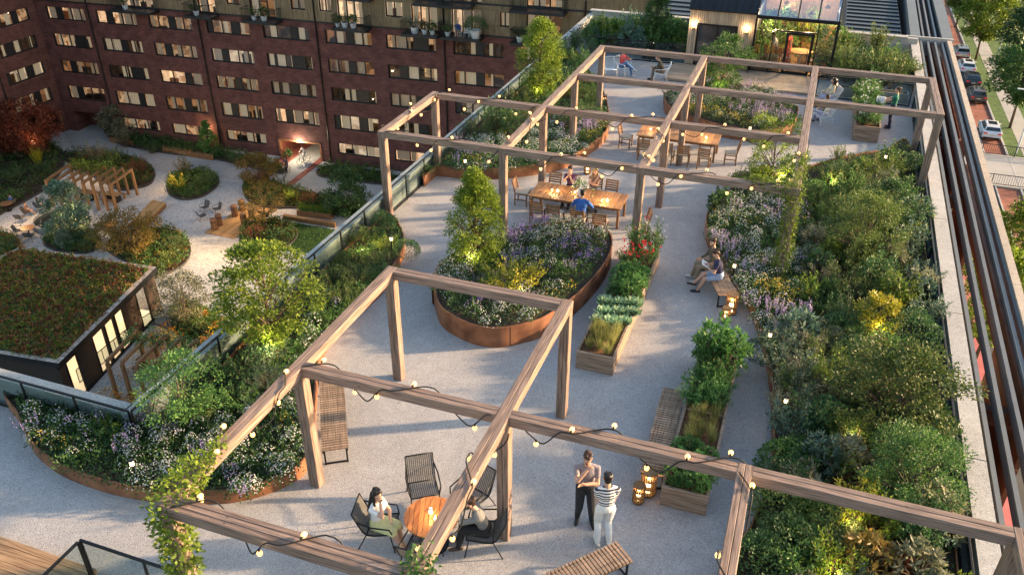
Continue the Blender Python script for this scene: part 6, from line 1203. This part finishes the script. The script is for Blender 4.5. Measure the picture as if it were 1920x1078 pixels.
def person(label,loc,deg,pose='stand',hl=None,hr=None,top=(.4,.4,.4),bot=(.03,.03,.035),shoe=(.03,.03,.03),hair='brown',style='short',sleeve='short',legs='long',seat=.45,lean=0,turn=0,nod=.15,tilt=0,feet=None,knees=None,vox=.0085,skin=None,elb=None,female=False,beard=False,topmat=None,scale=1,curl=(.5,.5),extra=None,wide=1):
    skin=skin or SKIN; B=Body(); K=.92 if female else 1.0
    z=.93 if pose=='stand' else seat+.10
    P=V(0,0,z); sl,cl_=math.sin(lean),math.cos(lean); T=lambda x,y,h: P+V(x,y*cl_+h*sl,h*cl_-y*sl)
    LR=Matrix.Rotation(-lean,3,'X'); sk,tp,bt,sh,hr_=0,1,2,3,4
    # torso
    B.ell(T(0,-.01,.02),(.165*K if not female else .17,.118,.13),bt,LR); B.ell(T(0,0,.17),(.148*K*wide,.108,.15),tp,LR); B.ell(T(0,.005,.33),(.172*K*wide,.122,.17),tp,LR); B.ell(T(0,-.005,.42),(.165*K*wide,.095,.10),tp,LR)
    if female:
        for s in (-1,1): B.ell(T(s*.07,.085,.33),(.062,.058,.06),tp,LR)
    B.cap(T(0,-.01,.46),T(0,.012,.58),.062*K,.053*K,sk)
    SH=[T(s*.176*K*wide,-.005,.432) for s in (-1,1)]
    for s,S in zip((-1,1),SH): B.cap(T(s*.045,-.012,.485),S,.052,.057*K,tp)
    # head
    HC=T(0,.03,.685); HR=(Matrix.Rotation(turn,3,'Z')@Matrix.Rotation(-nod-lean*.4,3,'X')@Matrix.Rotation(tilt,3,'Y')); h=lambda x,y,zz: HC+HR@V(x,y,zz)
    B.ell(h(0,-.012,.028),(.074,.094,.086),sk,HR); B.ell(h(0,.018,-.03),(.060,.074,.082),sk,HR); B.ell(h(0,.05,-.082),(.033,.032,.028),sk,HR)
    B.cap(h(0,.088,.012),h(0,.108,-.026),.009,.014,sk,8); B.cap(h(-.036,.074,.028),h(.036,.074,.028),.014,.014,sk,8)
    for s in (-1,1):
        B.ell(h(s*.076,-.005,-.015),(.012,.022,.032),sk,HR); B.paint.append(('e',h(s*.031,.089,.008),(.014,.012,.0085),HR,5)); B.paint.append(('c',h(s*.048,.083,.030),h(s*.017,.094,.032),.007,.007,hr_,6))
    B.paint.append(('c',h(-.022,.094,-.054),h(.022,.094,-.054),.009,.009,6,6))
    if beard:
        for s in (-1,1): B.paint.append(('c',h(s*.066,.03,-.045),h(s*.03,.075,-.092),.026,.028,hr_,6))
        B.paint.append(('c',h(-.028,.10,-.041),h(.028,.10,-.041),.009,.009,hr_,6))
    # arms
    for i,(s,S,H) in enumerate(zip((-1,1),SH,(hl,hr))):
        if H is None: H=V(s*.27,.04,z-.08) if pose=='stand' else V(s*.13,.36,z+.10)
        H=Vector(H); hint=V(s*.7,-.45,-.45) if elb is None or elb[i] is None else Vector(elb[i]); E_,W_h=ik(S,H,.285*K,.255*K,hint); mid=S.lerp(E_,.55)
        full=sleeve=='long'
        if sleeve!='none': B.cap(S,mid if not full else E_,.058*K,.052*K,tp)
        else: B.ell(S,(.058*K,)*3,tp)
        B.cap(S.lerp(E_,.1),E_,.049*K,.041*K,tp if full else sk); fa=E_.lerp(W_h,.9); B.cap(E_,fa if full else W_h,.044*K,.031*K,tp if full else sk); B.cap(E_.lerp(W_h,.8),W_h,.030*K,.026*K,sk)
        dd=(W_h-E_).normalized(); sd=Vector((-s*.5,.3,.8)); hand(B,W_h+dd*.01,dd,sd,curl[i],1 if s>0 else -1)
    # legs
    for i,s in enumerate((-1,1)):
        hip=P+V(s*.088,0,-.03)
        if feet: A=Vector(feet[i])
        elif pose=='stand': A=V(s*.105,-.02,.085)
        else: A=V(s*.11,.50,.085)
        kn=V(0,1,.25) if knees is None else Vector(knees[i]); Kn,A=ik(hip,A,.44*K,.425*K,kn)
        lg=bt if legs in('long',) else sk; wd=1.0 if legs=='long' else .92
        if legs in('shorts','skirt'): B.cap(hip,hip.lerp(Kn,.7 if legs=='shorts' else .93),.098,.086 if legs=='shorts' else .098,bt)
        B.cap(hip,Kn,.104*wd*K,.076*wd,lg if legs!='skirt' else bt) if legs=='long' else B.cap(hip,Kn,.085*K,.058,sk)
        calf=Kn.lerp(A,.3)+V(0,-.015,0); B.cap(Kn,calf,.068*wd,.068*wd,lg); B.cap(calf,A,.068*wd,.054*wd if legs=='long' else .034,lg)
        fd=(A-Kn); fwd=V(s*.18,1,0)
        if abs(fd.z)<.25: fwd=V(0,.6,.8)
        elif fd.y>.15: fwd=V(s*.1,1,.05)
        fwd.normalize(); up=V(0,0,-.045); B.cap(A+up-fwd*.045,A+up+fwd*.05,.041,.043,sh); B.cap(A+up+fwd*.03,A+up+fwd*.165-V(0,0,.006),.043,.034,sh)
    if legs=='skirt' and pose!='stand': 
        k0=P+V(0,.06,.0); B.ell(k0+V(0,.12,.0),(.175,.22,.105),bt)
    if extra: extra(B,T,h)
    mats=[skin,topmat or cloth('top',top),cloth('trouser',bot),pm('shoe_leather',shoe,.5,0,.1,10),HAIR[hair],EYE,LIP]
    o=obj('person',B.mesh('person',mats,vox),None,loc,R_(deg)); o.scale=(scale,)*3; tag(o,label,'person')
    # hair
    Hh=Body(); Hh.ell(h(0,-.026,.045),(.083,.096,.083),0,HR)
    if style!='bald':
        for k in range(9): a=k*.7; Hh.ell(h(.05*math.cos(a),-.03+.06*math.sin(a),.095+.01*math.sin(3*a)),(.035,.038,.028),0,HR)
        Hh.ell(h(0,-.06,-.01),(.068,.05,.07),0,HR)
        if style=='quiff': Hh.ell(h(0,.06,.10),(.05,.03,.025),0,HR)
        if style=='long':
            for s in (-1,0,1): Hh.cap(h(s*.055,-.075,.02),T(s*.075,-.10-.01*abs(s),.30),.048,.042,0); 
            for s in (-1,1): Hh.cap(h(s*.075,-.01,.03),T(s*.095,.03,.40),.028,.026,0)
        if style=='bun': Hh.ell(h(0,-.115,.06),(.045,.045,.045),0,HR)
        if style=='pony': Hh.cap(h(0,-.11,.05),T(0,-.14,.42),.034,.022,0)
    obj('hair',Hh.mesh('hair',[HAIR[hair]],.010 if vox<.01 else .014),o); return o
def to_deg(dx,dy): return math.degrees(math.atan2(dy,dx))-90
P1=G(1094,977); person('man in a mauve grey tee and black trousers, hand on chin',(P1.x,P1.y,0),to_deg(.30,-1),'stand',hl=(.03,.22,1.16),hr=(.015,.19,1.47),elb=((-.8,-.2,-.5),(.75,.25,-.8)),top=(.235,.205,.225),bot=(.018,.018,.022),shoe=(.012,.012,.012),nod=.38,turn=.1,beard=True,style='quiff',vox=.007,wide=1.1,curl=(.3,1.0),feet=((-.15,.03,.085),(.12,-.05,.085)),scale=1.02)
P2=G(1130,1018); person('man in a black and white striped tee and white trousers seen from behind',(P2.x,P2.y,0),to_deg(-.45,1),'stand',hl=(.05,.19,1.06),hr=(-.05,.20,1.11),elb=((-.75,-.75,-.5),(.75,-.75,-.5)),topmat=stripes(),bot=(.72,.70,.67),shoe=(.62,.58,.53),nod=.05,turn=-.1,hair='black',vox=.007,wide=1.06,scale=1.01)
def seat_at(px,z,label,dirv,**k): p=G(*px,z); return person(label,(p.x,p.y,0),to_deg(*dirv),'sit',**k)
o=G(716,1003,.1); q=faceto(o,RT); fx,fy=-math.sin(q),math.cos(q); person('woman with long dark hair in white top and pale yellow skirt beside the round table',(o.x-fx*.06,o.y-fy*.06,0),math.degrees(q)-18,'sit',seat=.37,hl=(.05,.33,.72),hr=(.06,.16,1.03),elb=((-.8,-.2,-.5),(.7,.4,-.7)),top=(.74,.72,.70),bot=(.62,.60,.30),legs='skirt',shoe=(.45,.30,.2),hair='black',style='long',turn=-.5,nod=.1,female=True,vox=.007,sleeve='short',lean=.05,curl=(.4,1.0),feet=((-.02,.50,.085),(.08,.58,.085)))
o=G(906,1015,.1); q=faceto(o,RT); fx,fy=-math.sin(q),math.cos(q); person('man in a grey tee leaning forward on a sling chair with hand raised',(o.x-fx*.05,o.y-fy*.05,0),math.degrees(q)+2,'sit',seat=.37,lean=.38,hl=(-.02,.42,.98),hr=(.10,.42,.86),elb=((-.5,.5,-.8),(.6,.3,-.7)),top=(.17,.168,.16),bot=(.02,.018,.02),shoe=(.08,.04,.025),sleeve='long',nod=.0,turn=.15,hair='brown',style='quiff',vox=.007,wide=1.06,beard=True,curl=(1.0,.6))
person('man in a blue shirt with his back to the viewer at the dining table',(-5.9,23.02,0),4,'sit',hl=(-.14,.42,.80),hr=(.16,.42,.80),top=(.03,.11,.38),bot=(.02,.022,.03),sleeve='long',hair='black',lean=.22,turn=.2,wide=1.12,vox=.009)
person('woman in a dark purple top at the dining table, hands clasped at her mouth',(-6.78,24.98,0),176,'sit',hl=(-.03,.24,1.02),hr=(.03,.24,1.02),elb=((-.5,.4,-.8),(.5,.4,-.8)),top=(.10,.035,.09),bot=(.03,.03,.06),hair='brown',style='bun',lean=.2,female=True,vox=.009,curl=(.9,.9))
person('blond woman in a brown sleeveless top with crossed arms at the dining table',(-5.98,25.03,0),190,'sit',hl=(.12,.24,.86),hr=(-.06,.22,1.0),top=(.17,.11,.085),bot=(.4,.36,.3),sleeve='none',hair='blond',style='long',lean=.12,female=True,turn=.2,vox=.009)
CA=(BB_-BA).normalized(); CN=(-CA.y*-1,CA.x*-1); nx,ny=-abs(CA.y),CA.x*(1 if CA.y<0 else -1)
pm1=BA.lerp(BB_,.30); pm2=BA.lerp(BB_,.60)
person('man in an olive jacket with hands on his lap on the two level bench',(pm1.x-.02,pm1.y,0),to_deg(-1,-.32),'sit',hl=(-.06,.34,.70),hr=(.08,.36,.68),top=(.10,.085,.055),bot=(.26,.20,.13),shoe=(.62,.58,.52),sleeve='long',hair='brown',style='quiff',nod=.1,turn=.7,vox=.008,lean=.1,feet=((-.16,.46,.085),(.16,.52,.085)),beard=True)
def bk(): pass
pw=person('woman in a navy top and denim shorts reading a book on the bench',(pm2.x-.02,pm2.y,0),to_deg(-1,-.15),'sit',hl=(-.10,.34,.80),hr=(.10,.34,.80),top=(.03,.028,.07),bot=(.26,.33,.44),legs='shorts',shoe=(.02,.02,.022),hair='brown',style='bun',nod=.75,lean=.22,female=True,vox=.008,feet=((-.12,.55,.085),(.02,.66,.22)),curl=(.7,.7),elb=((-.7,-.3,-.6),(.7,-.3,-.6)))
t=thing('open_book','open white book held by the woman on the two level bench','book',(0,0,0)); a=R_(to_deg(-1,-.15)); t.location=(pm2.x-.02-math.sin(a)*.42,pm2.y+math.cos(a)*.42,.84); t.rotation_euler=(R_(28),0,a); m=MB()
for s in (-1,1): m.add([(0,-.11,0),(s*.15,-.11,.025),(s*.15,.11,.025),(0,.11,0),(0,-.11,-.012),(s*.15,-.11,.013),(s*.15,.11,.013),(0,.11,-.012)],[(0,1,2,3),(7,6,5,4),(0,4,5,1),(1,5,6,2),(2,6,7,3)])
m.build('pages',M['white'],t)
def wsit(i,label,off=0,**k):
    p,a=WCL[i]; f=(-math.sin(a),math.cos(a)); return person(label,(p.x-f[0]*.08,p.y-f[1]*.08,0),math.degrees(a)+off,'sit',seat=.37,vox=.010,**k)
wsit(0,'man in a coral red shirt and blue jeans gesturing on a white armchair',top=(.62,.10,.09),bot=(.10,.19,.36),shoe=(.5,.5,.5),sleeve='long',hl=(-.05,.25,.9),hr=(.22,.52,.92),feet=((-.1,.5,.085),(.0,.62,.42)),hair='blond',wide=1.08)
wsit(2,'man in a dark olive jacket leaning forward on a white armchair',top=(.05,.045,.03),bot=(.17,.12,.075),sleeve='long',lean=.4,hl=(-.03,.42,.62),hr=(.05,.42,.62),hair='brown')
wsit(3,'woman with long black hair in a cream cardigan on a white armchair',top=(.62,.52,.36),bot=(.40,.40,.52),sleeve='long',hair='black',style='long',female=True,hl=(-.06,.3,.66),hr=(.06,.3,.66),nod=.2)
wsit(4,'person in an olive top and lavender trousers seen under the rear beam',top=(.20,.20,.12),bot=(.36,.35,.48),sleeve='short',hair='brown',hl=(-.1,.36,.6),hr=(.1,.36,.6),nod=.3)
P9=G(1665,241); person('gardener in a green waistcoat and navy trousers carrying a white box',(P9.x,P9.y,0),to_deg(-1,.15),'stand',hl=(-.17,.42,1.08),hr=(.17,.42,1.08),elb=((-.6,-.5,-.8),(.6,-.5,-.8)),top=(.012,.13,.085),bot=(.018,.022,.05),shoe=(.012,.012,.018),hair='brown',style='bun',lean=-.06,turn=.15,vox=.009,female=True)
a=R_(to_deg(-1,.15)); t=thing('carrying_box','white open box held by the gardener','box',(P9.x-math.sin(a)*.52,P9.y+math.cos(a)*.52,1.05),a); m=MB(); m.bx((-.2,-.16,0),(.2,.16,.02)); m.bx((-.2,-.16,.02),(-.18,.16,.16)); m.bx((.18,-.16,.02),(.2,.16,.16)); m.bx((-.18,-.16,.02),(.18,-.14,.16)); m.bx((-.18,.14,.02),(.18,.16,.16)); m.build('box_shell',M['white'],t)
person('gardener in a white shirt and green cap inside the greenhouse, bending to the left',(-1.62,42.95,.13),95,'stand',hl=(-.12,.42,1.1),hr=(.14,.42,1.15),top=(.66,.62,.56),bot=(.10,.14,.10),lean=.3,nod=.3,hair='black',vox=.011,legs='long')
p=person('woman in a coral red sleeveless dress behind the greenhouse door frame',(-1.05,43.35,.13),110,'stand',top=(.65,.09,.07),bot=(.65,.09,.07),sleeve='none',hair='blond',style='bun',female=True,vox=.011)
def csit(i,label,**k):
    px,a,_=CC[i]; p=G(*px,ZG); a=R_(a); f=(-math.sin(a),math.cos(a)); person(label,(p.x-f[0]*.05,p.y-f[1]*.05,ZG),math.degrees(a),'sit',seat=.37,vox=.016,**k)
csit(1,'woman in brown with bare crossed legs sitting in the courtyard',top=(.18,.10,.07),bot=(.12,.07,.05),legs='shorts',female=True,hair='brown',style='bun',feet=((-.1,.55,.085),(.0,.7,.2)))
csit(2,'woman in a dark teal dress sitting near the stone pond',top=(.03,.08,.085),bot=(.03,.08,.085),legs='skirt',female=True,hair='brown',style='long'); csit(3,'man in a blue shirt reading at the left edge of the courtyard',top=(.05,.10,.25),bot=(.4,.4,.42),sleeve='long',hair='black')
def bike(label,p,deg,lab,top,bot,**k):
    t=thing('bicycle',label,'bicycle',tuple(p),R_(deg)); fm=MB(); hub=.34
    for y in (-.53,.55):
        w_=MB(); n=24; w_.tube([(0,y+hub*.96*math.cos(i*2*PI/n),hub+hub*.96*math.sin(i*2*PI/n)) for i in range(n+1)],.022,6,0,False)
        for i in range(8): a=i*PI/4; w_.tube([(0,y,hub),(0,y+.31*math.cos(a),hub+.31*math.sin(a))],.005,4)
        w_.build('wheel',M['black'],t)
    for a,b in (((0,-.53,hub),(0,-.08,.30)),((0,-.08,.30),(0,-.2,.88)),((0,-.53,hub),(0,-.17,.78)),((0,-.17,.76),(0,.40,.82)),((0,-.08,.30),(0,.42,.74)),((0,.55,hub),(0,.38,.98))): fm.tube([a,b],.018,6)
    fm.build('frame',M['dark'],t); h=MB(); h.tube([(-.27,.25,1.03),(-.1,.38,1.0),(.1,.38,1.0),(.27,.25,1.03)],.014,6); h.build('handlebar',M['black'],t); h=MB(); h.sph((0,-.22,.93),(.08,.13,.035),10,6); h.build('saddle',M['black'],t)
    q=Vector(p); a=R_(deg); person(lab,(q.x+math.sin(a)*.2,q.y-math.cos(a)*.2,q.z),deg,'sit',seat=.92,lean=.25,hl=(-.22,.48,1.10),hr=(.22,.48,1.10),feet=((-.1,.22,.33),(.1,.12,.16)),top=top,bot=bot,vox=.016,**k)
bike('bicycle of the rider leaving the brick passage',G(538,328,ZG),190,'cyclist in a grey jacket riding into the courtyard',(.10,.09,.10),(.03,.03,.04),sleeve='long'); bike('bicycle of the rider inside the passage mouth',G(570,306,ZG),165,'cyclist in a pale jacket at the mouth of the passage',(.5,.48,.42),(.35,.33,.3),sleeve='long')
w_=B2W(44.7,-.75,-6.5); person('man in a blue shirt sitting on the right balcony of the block',w_,188,'sit',seat=.42,top=(.04,.07,.22),bot=(.35,.3,.25),legs='shorts',hair='grey',vox=.016,sleeve='long'); 
t=thing('balcony_chair','white chair under the man on the balcony','chair',w_,R_(8)); m=MB(); m.bx((-.25,-.25,.38),(.25,.25,.42)); m.build('seat',M['white'],t); m=MB(); m.bx((-.25,.21,.42),(.25,.25,.85)); m.build('backrest',M['white'],t)
for x in (-.22,.22):
    for y in (-.22,.22): m=MB(); m.bx((x-.02,y-.02,0),(x+.02,y+.02,.378)); m.build('leg',M['white'],t)
t=thing('balcony_chair','empty white slatted chair beside the potted olive on the balcony','chair',B2W(45.5,-.75,-6.5),R_(8)); m=MB(); [m.bx((-.26,-.25+i*.1,.38),(.26,-.17+i*.1,.41)) for i in range(5)]; m.build('seat',M['white'],t); m=MB(); [m.bx((-.26,.22,.46+i*.1),(.26,.25,.53+i*.1)) for i in range(4)]; m.build('backrest',M['white'],t)
for x in (-.22,.22):
    for y in (-.22,.22): m=MB(); m.bx((x-.02,y-.02,0),(x+.02,y+.02,.378)); m.build('leg',M['white'],t)
